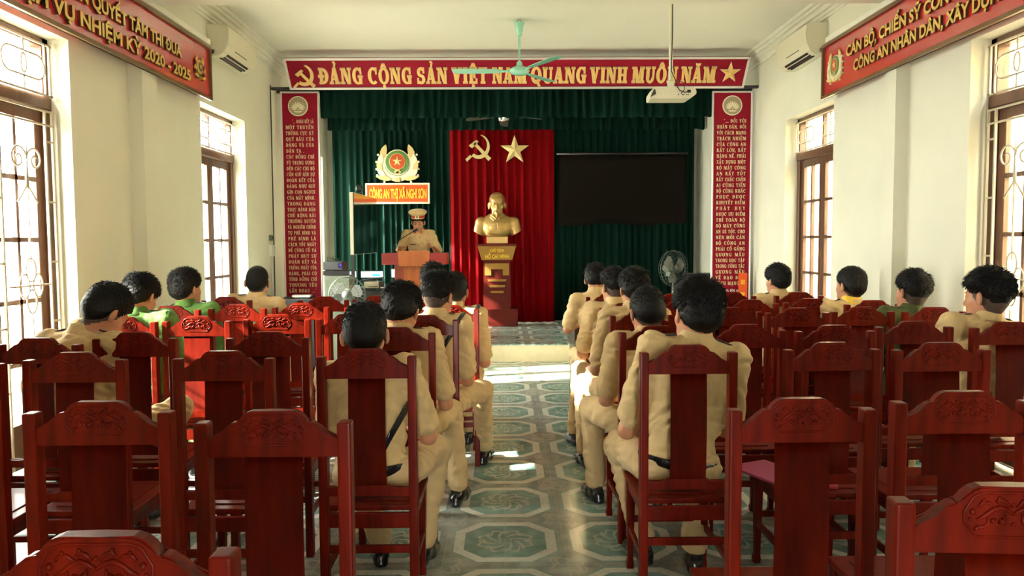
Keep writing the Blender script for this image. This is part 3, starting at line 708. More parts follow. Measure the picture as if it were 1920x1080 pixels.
def text_panel(label, x0, x1, z0, z1, Y, lines, zfirst, zlast, medc, small=None):
    root = thing('text_panel', label, 'sign', ((x0 + x1) / 2, Y, z0)); w, h = x1 - x0, z1 - z0
    mb = MB(); mb.box((0, 0.0, h / 2), (w - 0.01, 0.02, h - 0.01)); mb.build('board', M_MAROON, root)
    mb = MB(); f = 0.022
    for s in (-1, 1): mb.box((s * (w / 2 - f / 2), -0.008, h / 2), (f, 0.036, h), bev=0.004, seg=1)
    for z in (f / 2, h - f / 2): mb.box((0, -0.008, z), (w - 2 * f, 0.035, f), bev=0.004, seg=1)
    mb.build('frame', M_ALU, root)
    for s in (-1, 1):
        mb = MB(); mb.box((s * (w / 2 - 0.02), 0.0, (STZ - z0) / 2), (0.024, 0.024, z0 - STZ)); mb.build('support_leg', M_ALU, root)
    mb = MB(); n = len(lines); step = (zfirst - zlast) / (n - 1); cap = step * 0.60; tw = w * 0.72; xl = -w * 0.375
    for i, t in enumerate(lines):
        z = zfirst - i * step - z0 - cap / 2
        left = t.startswith('<'); t = t.lstrip('<')
        g0, sp = 0.16, 0.6
        polys, W_ = text_polys(t, 0.0, g0, sp); s = cap * 1.0
        if i == 0: xs = -w * 0.20; avail = tw - (xs - xl)
        else: xs = xl; avail = tw
        nat = W_ * s * 0.86
        if left: put_polys(mb, polys, xs, z, s * 0.80, cap, -0.010, 0.006); continue
        if nat > avail: sx = avail / W_
        else:                                       # justify: open the gaps
            words_ = t.count(' '); nch = len(t.replace(' ', ''))
            extra = (avail - nat) / (s * 0.86)
            k = extra / (max(1, nch - 1 - words_) * 0.5 + words_ * 1.6)
            polys, W_ = text_polys(t, 0.0, g0 + 0.5 * k, sp + 1.1 * k); sx = avail / W_
        put_polys(mb, polys, xs, z, sx, cap, -0.010, 0.006)
    mb.build('lettering', M_PALETXT, root)
    if small:
        for j, t in enumerate(small):
            sans_text(t, 0.03, Matrix.Translation((-w * 0.30, -0.012, 0.150 - 0.055 * j)), root, 'small_lettering', [M_WHITE], width=w * (0.60 if j == 0 else 0.66), fat=0.05, depth=0.004)
    mc = MB(); disc(mc, medc.x - (x0 + x1) / 2, medc.z - z0, 0.125, -0.010, 0.006, mi=1); disc(mc, medc.x - (x0 + x1) / 2, medc.z - z0, 0.112, -0.016, 0.003, mi=0)
    mx, mz = medc.x - (x0 + x1) / 2, medc.z - z0
    for k, (a, L) in enumerate(((90, .078), (68, .076), (112, .076), (47, .074), (133, .074), (28, .078), (152, .078), (10, .082), (170, .082), (-8, .066), (188, .066))):
        leaf(mc, mx + 0.012 * math.cos(R(a)), mz - 0.030 + 0.012 * math.sin(R(a)), L, 0.022, a, -0.019, 0.004 + 0.0006 * (k % 3), mi=1)
    mc.box((mx, -0.021, mz - 0.058), (0.008, 0.003, 0.05), mi=1)
    leaf(mc, mx, mz - 0.075, 0.055, 0.02, 12, -0.019, 0.004, mi=1); leaf(mc, mx, mz - 0.075, 0.055, 0.02, 168, -0.019, 0.004, mi=1)
    mc.build('lotus_medallion', [M_LOTUSBG, M_EMBPALE], root)
    return root
PY = 9.86
a_, b2_ = at(525.5, 172, PY), at(603, 563, PY); xr_ = at(598.5, 172, PY).x
text_panel('tall maroon text panel on the left with white lotus roundel', a_.x, xr_, b2_.z, a_.z, PY, LEFT_TXT, at(560, 228, PY).z, at(560, 545, PY).z, at(558.5, 199, PY - 0.02))
a_, b2_ = at(1335, 171, PY), at(1408, 568, PY); xr_ = at(1411, 171, PY).x
text_panel('tall maroon text panel on the right with white lotus roundel', a_.x, xr_, b2_.z, a_.z, PY, RIGHT_TXT, at(1370, 227, PY).z, at(1370, 531, PY).z, at(1373.5, 197.5, PY - 0.02), small=['Trích lời nói', 'CỦA BÁC HỒ TẠI', 'CÔNG CÔNG AN'])

# ------------------------------------------------------------------ emblem, name sign, star, hammer and sickle on the curtains
c = at(745, 306, 12.35); root = thing('wall_emblem', 'gold wreath emblem with green ring and red star on green curtain', 'emblem', (c.x, 12.38, c.z))
mb = MB(); emblem(mb, 0, 0, 0.70, 0, 0.035); mb.build('wreath_and_star', EMB, root)
a_, b2_ = at(684, 343, 12.3), at(805.5, 381.5, 12.3)
sg = thing('name_sign', 'red framed sign with yellow capitals on green curtain above the speaker', 'sign', ((a_.x + b2_.x) / 2, 12.36, b2_.z))
w, h = b2_.x - a_.x, a_.z - b2_.z
mb = MB(); mb.box((0, 0, h / 2), (w - 0.02, 0.03, h - 0.02)); mb.build('board', M_ORANGE, sg)
mb = MB()
for s in (-1, 1): mb.box((s * (w / 2 - 0.014), -0.005, h / 2), (0.028, 0.045, h), bev=0.005, seg=1)
for z in (0.014, h - 0.014): mb.box((0, -0.005, z), (w - 0.056, 0.044, 0.028), bev=0.005, seg=1)
mb.build('frame', M_EMBPALE, sg)
sans_text('CÔNG AN THỊ XÃ NGHI SƠN', 0.150, Matrix.Translation((-w * 0.44, -0.02, h * 0.27)), sg, 'lettering', [M_YELLOW, M_PALETXT], width=w * 0.89, fat=0.045, depth=0.012)
c = at(896, 277, 12.28); mb = MB(); hammer_sickle(mb, 0, 0, 0.43, 0, 0.03)
o = mb.build('hammer_and_sickle', M_EMBGOLD); o.location = (c.x, 12.31, c.z); tag(o, 'gold hammer and sickle fixed high on the red curtain', 'emblem')
c = at(965, 281, 12.26); mb = MB(); star_mesh(mb, 0, 0, 0.235, 0, 0.07)
o = mb.build('star', M_EMBGOLD); o.location = (c.x, 12.31, c.z); tag(o, 'gold five-pointed star fixed high on the red curtain', 'star')

# grey roller screen
a_, b2_ = at(1047, 290, 12.3), at(1288.5, 419, 12.3)
sc_ = thing('projection_screen', 'dark grey roller screen hanging before the right green curtain', 'screen', ((a_.x + b2_.x) / 2, 12.38, b2_.z))
w, h = b2_.x - a_.x, a_.z - b2_.z
mb = MB()
mb.grid(lambda u, v: Vector(((u - 0.5) * w, -0.006 * math.sin(v * 3) - 0.012 * (1 - v) * math.sin(u * 12), v * h - (1 - v) ** 4 * 0.018 * (math.sin(u * 11 + 0.6) + 0.5))), 40, 10)
bmesh.ops.solidify(mb.bm, geom=mb.bm.faces[:], thickness=0.004)
mb.build('screen_fabric', M_PSCREEN, sc_)
mb = MB(); mb.tube([(-w / 2 - 0.02, 0.0, h + 0.02), (w / 2 + 0.02, 0.0, h + 0.02)], 0.018, 10); mb.build('roller_case', M_DARKTABLE, sc_)

# ------------------------------------------------------------------ side banners
def side_banner(label, side, y0, y1, z0, z1, lines, emb_y, emb_red):
    X = XL + 0.112 if side < 0 else XR - 0.112          # rests on the pilaster face
    root = thing('slogan_banner', label, 'banner', (X, (y0 + y1) / 2, z0))
    # local frame: banner built facing -y, then turned to face the room
    RM = Matrix.Rotation(R(90) if side < 0 else R(-90), 4, 'Z')
    L, h = y1 - y0, z1 - z0; f = 0.028
    mb = MB()
    mb.prism([(-L / 2, 0), (L / 2, 0), (L / 2, h), (-L / 2, h)], -0.012, 0.0, RM); mb.build('board', M_REDBOARD, root)
    mb = MB()
    for (a, b, c_, d) in ((-L / 2, 0, L / 2, f), (-L / 2, h - f, L / 2, h), (-L / 2, f, -L / 2 + f, h - f), (L / 2 - f, f, L / 2, h - f)):
        mb.prism([(a, b), (c_, b), (c_, d), (a, d)], -0.035, 0.001, RM)
    mb.build('frame', M_FRAME_BROWN, root)
    for t, ya, yb, z in lines:
        # reading direction: left wall towards +y, right wall towards -y
        xs = (ya - (y0 + y1) / 2) if side < 0 else ((y0 + y1) / 2 - ya)
        wd = abs(yb - ya)
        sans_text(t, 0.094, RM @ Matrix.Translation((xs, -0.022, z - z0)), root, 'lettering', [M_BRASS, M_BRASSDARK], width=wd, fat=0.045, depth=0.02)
    ex = (emb_y - (y0 + y1) / 2) if side < 0 else ((y0 + y1) / 2 - emb_y)
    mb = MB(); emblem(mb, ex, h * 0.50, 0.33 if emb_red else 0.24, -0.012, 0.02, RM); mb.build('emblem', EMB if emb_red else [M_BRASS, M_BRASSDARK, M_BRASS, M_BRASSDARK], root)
    return root
side_banner('long red slogan banner with brass capitals high on left wall', -1, 3.3, 7.40, 2.87, 3.37,
            [('N QUYẾT TÂM THI ĐUA', 5.14, 6.72, 3.115), ('ỆM VỤ NHIỆM KỲ 2020 - 2025', 4.55, 6.90, 2.955)], 7.13, False)
side_banner('long red slogan banner with brass capitals high on right wall', 1, 3.3, 7.46, 2.87, 3.375,
            [('CÁN BỘ, CHIẾN SỸ CÔNG AN', 6.93, 5.00, 3.15), ('CÔNG AN NHÂN DÂN, XÂY DỰNG', 6.78, 4.70, 2.995)], 7.18, True)
for i, (s, x) in enumerate(((1, XL), (-1, XR))):
    mb = MB(); mb.box((x + s * 0.135, 5.3, 3.40), (0.05, 4.1, 0.05), bev=0.008); struct('trim_%d' % (9 + i), mb, M_TRIM)

# ------------------------------------------------------------------ split air conditioners
def aircon(label, side):
    X = XL if side < 0 else XR; s = -side
    root = thing('air_conditioner', label, 'air conditioner', (X, 8.10, 3.36))
    prof = [(0.0, 0.0), (0.12, 0.0), (0.165, 0.03), (0.205, 0.11), (0.215, 0.20), (0.205, 0.285), (0.18, 0.30), (0.0, 0.30)]
    mb = MB(); RM = Matrix.Rotation(R(90), 4, 'Z')
    mb.prism([(a, b) for a, b in prof], -0.42, 0.42, Matrix.Diagonal((s, 1, 1, 1)))
    bmesh.ops.bevel(mb.bm, geom=mb.bm.edges[:], offset=0.006, segments=2, affect='EDGES')
    mb.build('casing', M_WHITEPL, root)
    mb = MB()
    for k, (xx, zz) in enumerate(((0.098, 0.0), (0.130, 0.003), (0.155, 0.020))):
        mb.box((s * xx, -0.02, zz + 0.001), (0.026, 0.60, 0.014), Matrix.Rotation(R(-35) * s, 3, 'Y'))
    mb.build('air_outlet', M_BLKPL, root)
    mb = MB(); mb.box((s * 0.148, -0.02, 0.008), (0.008, 0.62, 0.012), Matrix.Rotation(R(-35) * s, 3, 'Y')); mb.build('louvre', M_WHITEPL, root)
    mb = MB(); mb.box((s * 0.196, -0.02, 0.085), (0.006, 0.34, 0.006)); mb.build('panel_seam', M_DARKMETAL, root)
    mb = MB(); mb.tube([(s * 0.05, -0.42, 0.04), (s * 0.05, -0.50, 0.02), (s * 0.03, -0.56, 0.02)], 0.022, 8); mb.build('pipe', M_BLKPL, root)
    return root
aircon('ivory split air conditioner high on left wall past the banner', -1)
aircon('ivory split air conditioner high on right wall past the banner', 1)

# ------------------------------------------------------------------ ceiling fans
def blade(mb, ang, r0, r1, w0, w1, z, th=0.006, pitch=10, droop=0.0):
    a = R(ang); d = Vector((math.cos(a), math.sin(a), 0)); n = Vector((-math.sin(a), math.cos(a), 0)); up = Vector((0, 0, 1))
    pf = [(0.0, 0.55), (0.12, 0.85), (0.3, 1.0), (0.8, 1.0), (0.95, 0.8), (1.0, 0.4)]
    top, bot = [], []
    for t, k in pf:
        w = (w0 + (w1 - w0) * t) * k / 2; c_ = d * (r0 + (r1 - r0) * t) + up * (z - droop * t)
        e = n * math.cos(R(pitch)) + up * math.sin(R(pitch))
        top.append((c_ + e * w, c_ - e * w))
    bm = mb.bm; V = [[bm.verts.new(p + up * q) for p in pr for q in (th / 2, -th / 2)] for pr in top]
    for A, B in zip(V, V[1:]):
        for i, j in ((0, 2), (2, 3), (3, 1), (1, 0)): bm.faces.new((A[i], A[j], B[j], B[i]))
    for q in (V[0], V[-1]): bm.faces.new((q[0], q[2], q[3], q[1]))
c = at(974, 133, 8.35)
fan = thing('ceiling_fan', 'mint green ceiling fan hanging before the long maroon banner', 'fan', (c.x, 8.35, c.z))
mb = MB(); mb.lathe([(0.02, 0.10), (0.03, 0.085), (0.035, 0.05), (0.075, 0.035), (0.105, 0.015), (0.11, -0.005), (0.09, -0.03), (0.05, -0.042), (0.005, -0.045)], seg=28); mb.build('motor', M_MINT, fan)
mb = MB(); mb.tube([(0, 0, 0.09), (0, 0, ZC - c.z - 0.06)], 0.012, 10); mb.build('rod', M_MINT, fan)
mb = MB(); top = ZC - c.z; mb.lathe([(0.013, top - 0.17), (0.025, top - 0.165), (0.045, top - 0.06), (0.055, top - 0.035), (0.05, top - 0.03), (0.01, top - 0.032)], seg=20); mb.build('canopy', M_MINT, fan)
mb = MB(); mb.tube([(0.0, 0, top - 0.04), (0.02, 0, top - 0.015), (0, 0, top), (-0.02, 0, top - 0.015)], 0.005, 6, closed=True); mb.build('hook', M_DARKMETAL, fan)
for a in (176, -58, 58):
    mb = MB(); blade(mb, a, 0.16, 0.72, 0.11, 0.15, 0.0, pitch=8, droop=-0.01)
    d = Vector((math.cos(R(a)), math.sin(R(a)), 0)); mb.tube([d * 0.08, d * 0.2], 0.012, 6)
    mb.build('blade', M_MINT, fan)
c = at(945, 222, 11.1)
fan = thing('ceiling_fan', 'grey ceiling fan with chrome hub peeping below the green pelmet', 'fan', (c.x, 11.1, c.z))
mb = MB(); mb.lathe([(0.02, 0.09), (0.09, 0.08), (0.11, 0.05), (0.11, 0.02), (0.085, 0.0), (0.08, -0.03), (0.06, -0.05), (0.01, -0.055)], seg=24); mb.build('motor', M_CHROME, fan)
mb = MB(); mb.tube([(0, 0, 0.08), (0, 0, ZC - c.z)], 0.014, 8); mb.lathe([(0.014, ZC - c.z - 0.1), (0.06, ZC - c.z - 0.03), (0.06, ZC - c.z)], seg=16); mb.build('rod', M_CHROME, fan)
for a in (190, 350, 90, 270):
    mb = MB(); blade(mb, a, 0.14, 0.54, 0.11, 0.13, 0.02, pitch=12, droop=0.05); mb.build('blade', M_DARKMETAL, fan)

# ------------------------------------------------------------------ projector on its pole
PJ = 6.75
c = at(1258.5, 178, PJ)
pr = thing('projector', 'white projector hanging on a ceiling pole right of the fan', 'projector', (c.x, PJ, c.z))
mb = MB()
hw = 0.195; hh = 0.048; fy = -0.10; by = 0.12
TOPP = [(-hw + 0.03, hh), (hw - 0.015, hh), (hw, hh * 0.35), (hw, -hh * 0.2), (hw - 0.06, -hh), (-hw, -hh), (-hw, 0.0)]
mb.prism(TOPP, fy, by); bmesh.ops.bevel(mb.bm, geom=mb.bm.edges[:], offset=0.005, segments=2, affect='EDGES'); mb.build('casing', M_WHITEPL, pr)
mb = MB(); mb.prism([(-hw - 0.003, -hh * 0.75), (-hw + 0.028, hh * 0.7), (-hw + 0.038, hh * 0.55), (-hw + 0.045, -0.01)], fy - 0.003, fy + 0.02); mb.build('side_vent', M_DARKMETAL, pr)
mb = MB()
mb.box((0.13, fy - 0.001, 0.012), (0.03, 0.006, 0.024)); mb.box((0.08, fy - 0.001, -0.016), (0.02, 0.006, 0.007)); mb.box((0.11, fy - 0.001, -0.016), (0.008, 0.006, 0.007)); mb.box((0.125, fy - 0.001, -0.016), (0.008, 0.006, 0.007)); mb.box((0.04, fy - 0.001, -0.016), (0.012, 0.006, 0.006))
mb.build('connector_panel', M_BLKPL, pr)
ptop = ZC - c.z
mb = MB(); mb.tube([(0.0, 0.02, 0.10), (0.0, 0.02, ptop)], 0.017, 10); mb.lathe([(0.017, ptop - 0.02), (0.06, ptop - 0.01), (0.06, ptop)], (0, 0.02, 0), seg=16); mb.build('pole', M_WHITEPL, pr)
mb = MB(); mb.box((0.0, 0.02, 0.085), (0.055, 0.05, 0.075), bev=0.01); mb.box((0.0, 0.02, 0.052), (0.16, 0.10, 0.012)); mb.build('mount_bracket', M_WHITEPL, pr)
mb = MB(); mb.tube([(0.008, -0.002, ptop), (0.006, -0.004, ptop * 0.5), (0.0, -0.004, 0.20), (0.03, -0.03, 0.12), (0.02, -0.10, 0.065), (0.045, -0.125, 0.015), (0.09, -0.115, 0.0), (0.13, -0.105, 0.01)], 0.004, 6)
mb.tube([(0.03, -0.03, 0.12), (0.085, -0.08, 0.09), (0.09, -0.12, 0.03), (0.06, -0.11, -0.012)], 0.003, 6); mb.build('cable', M_BLKPL, pr)

# ------------------------------------------------------------------ lectern
LY = 10.45
lc = at(777, 482, LY)
le = thing('lectern', 'reddish wooden lectern with wide top at which the officer stands', 'lectern', (lc.x, LY + 0.2, STZ))
zt = at(777, 471, LY).z - STZ; zb = at(777, 497, LY).z - STZ
xa, xb = at(716, 480, LY).x - lc.x, at(839.5, 480, LY).x - lc.x
mb = MB(); mb.box((0, 0, (zt + zb) / 2 - 0.01), (xb - xa - 0.02, 0.50, zt - zb - 0.03), bev=0.006); mb.build('top', M_LECT3, le)
mb = MB(); mb.prism([(-0.205, zb - 0.012), (0.205, zb - 0.012), (0.215, zt + 0.006), (-0.215, zt + 0.006)], -0.262, -0.245); mb.build('top_panel', M_LECT2, le)
mb = MB(); mb.box((0, 0.05, zb / 2), (0.56, 0.36, zb), bev=0.006); mb.build('body', M_LECT, le)
mb = MB(); mb.prism([(-0.10, 0.05), (0.10, 0.05), (0.16, zb - 0.02), (-0.16, zb - 0.02)], -0.145, -0.125); mb.build('front_panel', M_LECT2, le)
mb = MB(); mb.box((0, 0.03, 0.035), (0.70, 0.46, 0.07), bev=0.006); mb.build('base', M_LECT3, le)
mic = thing('gooseneck_microphone', 'thin black gooseneck microphone standing on the lectern top', 'microphone', (at(737, 470, LY).x, LY + 0.1, STZ + zt - 0.02))
mb = MB(); mb.lathe([(0.035, 0.0), (0.035, 0.02), (0.01, 0.025)], seg=16); mb.build('base', M_BLKPL, mic)
q0 = Vector(mic.location)
def rel(px, py, Y): return at(px, py, Y) - q0
mb = MB(); mb.tube([Vector((0, 0, 0.01)), rel(739, 461, LY + 0.1), rel(744, 454, LY + 0.1), rel(753, 447, LY + 0.12), rel(776, 433.5, LY + 0.15)], 0.006, 8); mb.build('gooseneck', M_BLKPL, mic)
mb = MB(); p0, p1 = rel(774, 434.5, LY + 0.15), rel(782, 430, LY + 0.16); mb.tube([p0, p0.lerp(p1, 0.3), p1, p1.lerp(p1 * 2 - p0, 0.12)], [0.008, 0.017, 0.018, 0.010], 10); mb.build('capsule', M_BLKPL, mic)

# ------------------------------------------------------------------ plinth of the bust
BY = 12.05
pc = at(932.5, 611, BY - 0.22)
pl = thing('bust_plinth', 'dark red plinth with gold panels carrying the gold bust', 'plinth', (pc.x, BY, STZ))
def pz(py, Y=BY - 0.22): return at(932, py, Y).z - STZ
z0b, z1b, z2b, z3b = 0.0, pz(580), pz(487.5), pz(457)
mb = MB(); mb.box((0, 0, z1b / 2), (0.63, 0.42, z1b), bev=0.008); mb.build('base', M_PLINTH, pl)
mb = MB(); a, b = 0.205, 0.185
for (zz0, zz1, r0, r1) in ((z1b, z2b, 0.212, 0.205),):
    bm = mb.bm; q0_ = [bm.verts.new((sx * r0, sy * 0.17, zz0)) for sx, sy in ((-1, -1), (1, -1), (1, 1), (-1, 1))]; q1_ = [bm.verts.new((sx * r1, sy * 0.17, zz1)) for sx, sy in ((-1, -1), (1, -1), (1, 1), (-1, 1))]
    for k in range(4): bm.faces.new((q0_[k], q0_[(k + 1) % 4], q1_[(k + 1) % 4], q1_[k]))
    bm.faces.new(q0_); bm.faces.new(q1_)
mb.build('column', M_PLINTH, pl)
mb = MB(); mb.prism([(-0.235, z2b), (0.235, z2b), (0.295, z3b - 0.035), (-0.295, z3b - 0.035)], -0.20, 0.20); mb.build('capital', M_PLGOLD, pl)
mb = MB(); mb.box((0, 0, z3b - 0.018), (0.62, 0.44, 0.035), bev=0.006); mb.build('cap_slab', M_PLINTH, pl)
mb = MB(); za, zb2, zc = pz(494), pz(505), pz(516.5)
for (x0, x1, u, v) in ((-0.185, 0.185, zb2, za), (-0.185, -0.09, zc, zb2 + 0.001), (0.09, 0.185, zc, zb2 + 0.001)): mb.box(((x0 + x1) / 2, -0.175, (u + v) / 2), (x1 - x0, 0.02, v - u))
for (py, hw_) in ((526, 0.15), (537, 0.13), (548, 0.11)): mb.prism([(-hw_ + 0.02, pz(py + 2)), (hw_ - 0.02, pz(py + 2)), (hw_, pz(py - 2)), (-hw_, pz(py - 2))], -0.19, -0.165)
mb.build('gold_inlay', M_PLGOLD, pl)
sans_text('CHỦ TỊCH', 0.042, Matrix.Translation((-0.105, -0.212, pz(472, BY - .2))), pl, 'lettering', [M_YELLOW], width=0.21, fat=0.05, depth=0.01)
sans_text('HỒ CHÍ MINH', 0.062, Matrix.Translation((-0.175, -0.212, pz(484.5, BY - .2))), pl, 'lettering', [M_YELLOW], width=0.36, fat=0.04, depth=0.01)
PLTOP = STZ + z3b

# ------------------------------------------------------------------ screen on a stand, webcam
SY = 10.0
p_n, p_f = at(661, 361, SY), at(704.5, 362, SY + 1.43)
zb_ = at(661, 477.5, SY).z; zt_ = at(661, 360, SY).z
dirv = Vector((p_f.x - p_n.x, 1.43, 0)); Lw = dirv.length; ang = math.atan2(dirv.y, dirv.x)
tv = thing('display_screen', 'black glossy display on a stand, turned sideways left of the lectern', 'screen', ((p_n.x + p_f.x) / 2, SY + 0.715, STZ), ang)
mb = MB(); mb.box((0, 0.02, (zb_ + zt_) / 2 - STZ), (Lw, 0.045, zt_ - zb_), bev=0.006); mb.build('housing', M_WHITEPL, tv)
mb = MB(); mb.box((0.004, -0.006, (zb_ + zt_) / 2 - STZ), (Lw - 0.008, 0.012, zt_ - zb_ - 0.01), bev=0.003); mb.build('screen', M_SCREEN, tv)
mb = MB(); mb.box((-0.55, 0.05, (zb_ - STZ) / 2 + 0.15), (0.05, 0.04, zb_ - STZ + 0.3)); mb.build('pole', M_BLKPL, tv)
mb = MB(); mb.box((-0.52, 0.05, 0.02), (0.38, 0.40, 0.035), bev=0.01); mb.build('base', M_BLKPL, tv)
c = at(673.5, 353, SY + 0.15)
wc = thing('webcam', 'small black camera perched on top of the turned display', 'camera', (c.x, SY + 0.15, zt_))
mb = MB(); mb.box((0, 0, 0.012), (0.05, 0.05, 0.022), bev=0.005); mb.build('base', M_BLKPL, wc)
mb = MB(); mb.lathe([(0.01, 0.02), (0.035, 0.03), (0.045, 0.055), (0.042, 0.08), (0.025, 0.10), (0.005, 0.105)], seg=18); mb.build('head', M_BLKPL, wc)

# ------------------------------------------------------------------ audio corner: table, mixer, lit monitor, printer, loudspeaker, fan
TY = 10.55
ta, tb = at(655, 541, TY), at(742, 541, TY)
tab = thing('side_table', 'low black table behind left chairs carrying the lit monitors', 'table', ((ta.x + tb.x) / 2, TY + 0.28, STZ))
th_ = ta.z - STZ; tw_ = tb.x - ta.x + 0.3
mb = MB(); mb.box((0, 0, th_ - 0.015), (tw_, 0.56, 0.03), bev=0.005); mb.build('table_top', M_BLKPL, tab)
mb = MB(); mb.box((0, -0.24, (th_ - 0.03) / 2), (tw_ - 0.06, 0.02, th_ - 0.03)); mb.build('front_panel', M_DARKMETAL, tab)
for s in (-1, 1):
    mb = MB(); mb.box((s * (tw_ / 2 - 0.03), 0.02, (th_ - 0.03) / 2), (0.03, 0.5, th_ - 0.03)); mb.build('side_panel', M_DARKMETAL, tab)
def flat_monitor(label, xa, xb, pya, pyb, Y, cyan):
    a, b = at(xa, pya, Y), at(xb, pyb, Y); z0 = STZ + th_
    m = thing('monitor', label, 'monitor', ((a.x + b.x) / 2, Y, z0)); w = b.x - a.x
    mb = MB(); mb.box((0, 0.015, (a.z + b.z) / 2 - z0), (w + 0.02, 0.02, a.z - b.z + 0.03), bev=0.004); mb.build('housing', M_BLKPL, m)
    mb = MB(); mb.box((0, 0.002, (a.z + b.z) / 2 - z0), (w, 0.01, a.z - b.z)); mb.build('screen', M_LIT, m)
    if cyan: mb = MB(); mb.box((w * 0.2, -0.0045, (a.z + b.z) / 2 - z0 - 0.012), (w * 0.34, 0.004, (a.z - b.z) * 0.42)); mb.build('screen_window', M_CYAN, m)
    mb = MB(); mb.box((0, 0.035, (b.z - z0) / 2), (0.05, 0.02, max(0.02, b.z - z0))); mb.box((0, 0.03, 0.006), (0.2, 0.14, 0.012)); mb.build('stand', M_BLKPL, m)
flat_monitor('lit monitor with cyan window standing behind the keyboard', 677, 718, 509, 520, TY + 0.32, True)
flat_monitor('narrow lit monitor beside the lectern, partly behind it', 734, 745, 505, 520, TY + 0.34, False)
flat_monitor('lit monitor on the left behind the loudspeaker', 648, 668, 509, 520, TY + 0.36, False)
c = at(700, 535, TY + 0.1)
pn = thing('printer', 'small ivory printer box on low table under the keyboard', 'printer', (c.x, TY + 0.16, STZ + th_))
mb = MB(); mb.box((-0.02, 0, 0.045), (0.20, 0.2, 0.09), bev=0.01); mb.build('casing', M_WHITEPL, pn)
mb = MB(); mb.box((0.10, 0, 0.045), (0.05, 0.19, 0.088), bev=0.006); mb.box((0.0, -0.102, 0.02), (0.12, 0.006, 0.008)); mb.build('side_cover', M_DARKMETAL, pn)
mb = MB(); mb.box((0, 0, 0), (0.32, 0.16, 0.022), Matrix.Rotation(R(-8), 3, 'Y'), bev=0.006)
for i in range(12):
    for j in range(3): mb.box((-0.13 + i * 0.024, -0.05 + j * 0.04, 0.013 + (-0.13 + i * 0.024) * 0.14), (0.018, 0.03, 0.006))
kb = mb.build('keyboard', M_BLKPL); kc = at(697, 526, TY + 0.14); kb.location = (kc.x, TY + 0.14, STZ + th_ + 0.115); tag(kb, 'black keyboard lying across the small printer', 'keyboard')
mb = MB(); mb.box((0, 0, 0.008), (0.12, 0.08, 0.014), bev=0.003); dv = mb.build('media_player', M_WHITE); c = at(720, 540, TY); dv.location = (c.x, TY + 0.08, STZ + th_); tag(dv, 'thin white box on the black table near the lectern', 'device')

SPY = 9.15
a_, b2_ = at(607, 517, SPY), at(657, 600, SPY)
sp = thing('loudspeaker', 'large grey-green loudspeaker beside the left text panel', 'loudspeaker', ((a_.x + b2_.x) / 2, SPY + 0.15, 0))
w = b2_.x - a_.x; h = a_.z
mb = MB(); mb.box((0, 0, h / 2), (w, 0.30, h), bev=0.012); mb.build('cabinet', M_GREY, sp)
mb = MB(); mb.box((w * 0.02, -0.155, h * 0.55), (w * 0.92, 0.012, h * 0.82), bev=0.004); mb.build('grille', M_GREYPL, sp)
mb = MB(); mb.lathe([(0.001, -0.010), (0.055, -0.006), (0.085, -0.012), (0.10, -0.003), (0.105, 0.004)], (w * 0.10, -0.163, h * 0.76), seg=28, axis='Y'); mb.build('woofer', M_DARKMETAL, sp)
mb = MB(); mb.box((w * 0.12, -0.178, h * 0.76), (0.06, 0.004, 0.008), Matrix.Rotation(R(-20), 3, 'Y')); mb.build('badge', M_CHROME, sp)
c = at(630, 503, SPY + 0.1)
mx_ = thing('amplifier', 'black amplifier box with blue light on top of loudspeaker', 'amplifier', (c.x, SPY + 0.13, h))
mb = MB(); mb.box((0, 0, 0.03), (0.28, 0.26, 0.055), Matrix.Rotation(R(4), 3, 'Z'), bev=0.006); mb.build('lower_box', M_BLKPL, mx_)
mb = MB(); mb.box((-0.01, 0, 0.115), (0.24, 0.22, 0.10), Matrix.Rotation(R(-6), 3, 'Z'), bev=0.008); mb.build('upper_box', M_BLKPL, mx_)
mb = MB(); mb.box((0.07, -0.125, 0.12), (0.05, 0.006, 0.06)); mb.build('display', mat('dark_blue_panel', (0.005, 0.005, 0.06, 1), 0.3), mx_)
mb = MB(); mb.lathe([(0.001, -0.002), (0.006, -0.001), (0.006, 0.002)], (0.075, -0.13, 0.125), seg=10, axis='Y'); mb.build('power_light', M_LED, mx_)
mb = MB()
for k in range(3): mb.tube([(-0.10 + 0.03 * k, 0.0, 0.165), (-0.12 + 0.04 * k, 0.02, 0.215 + 0.01 * k), (-0.05 + 0.03 * k, 0.03, 0.19), (0.02 + 0.02 * k, 0.0, 0.17)], 0.004, 6)
mb.build('cable', M_BLKPL, mx_)

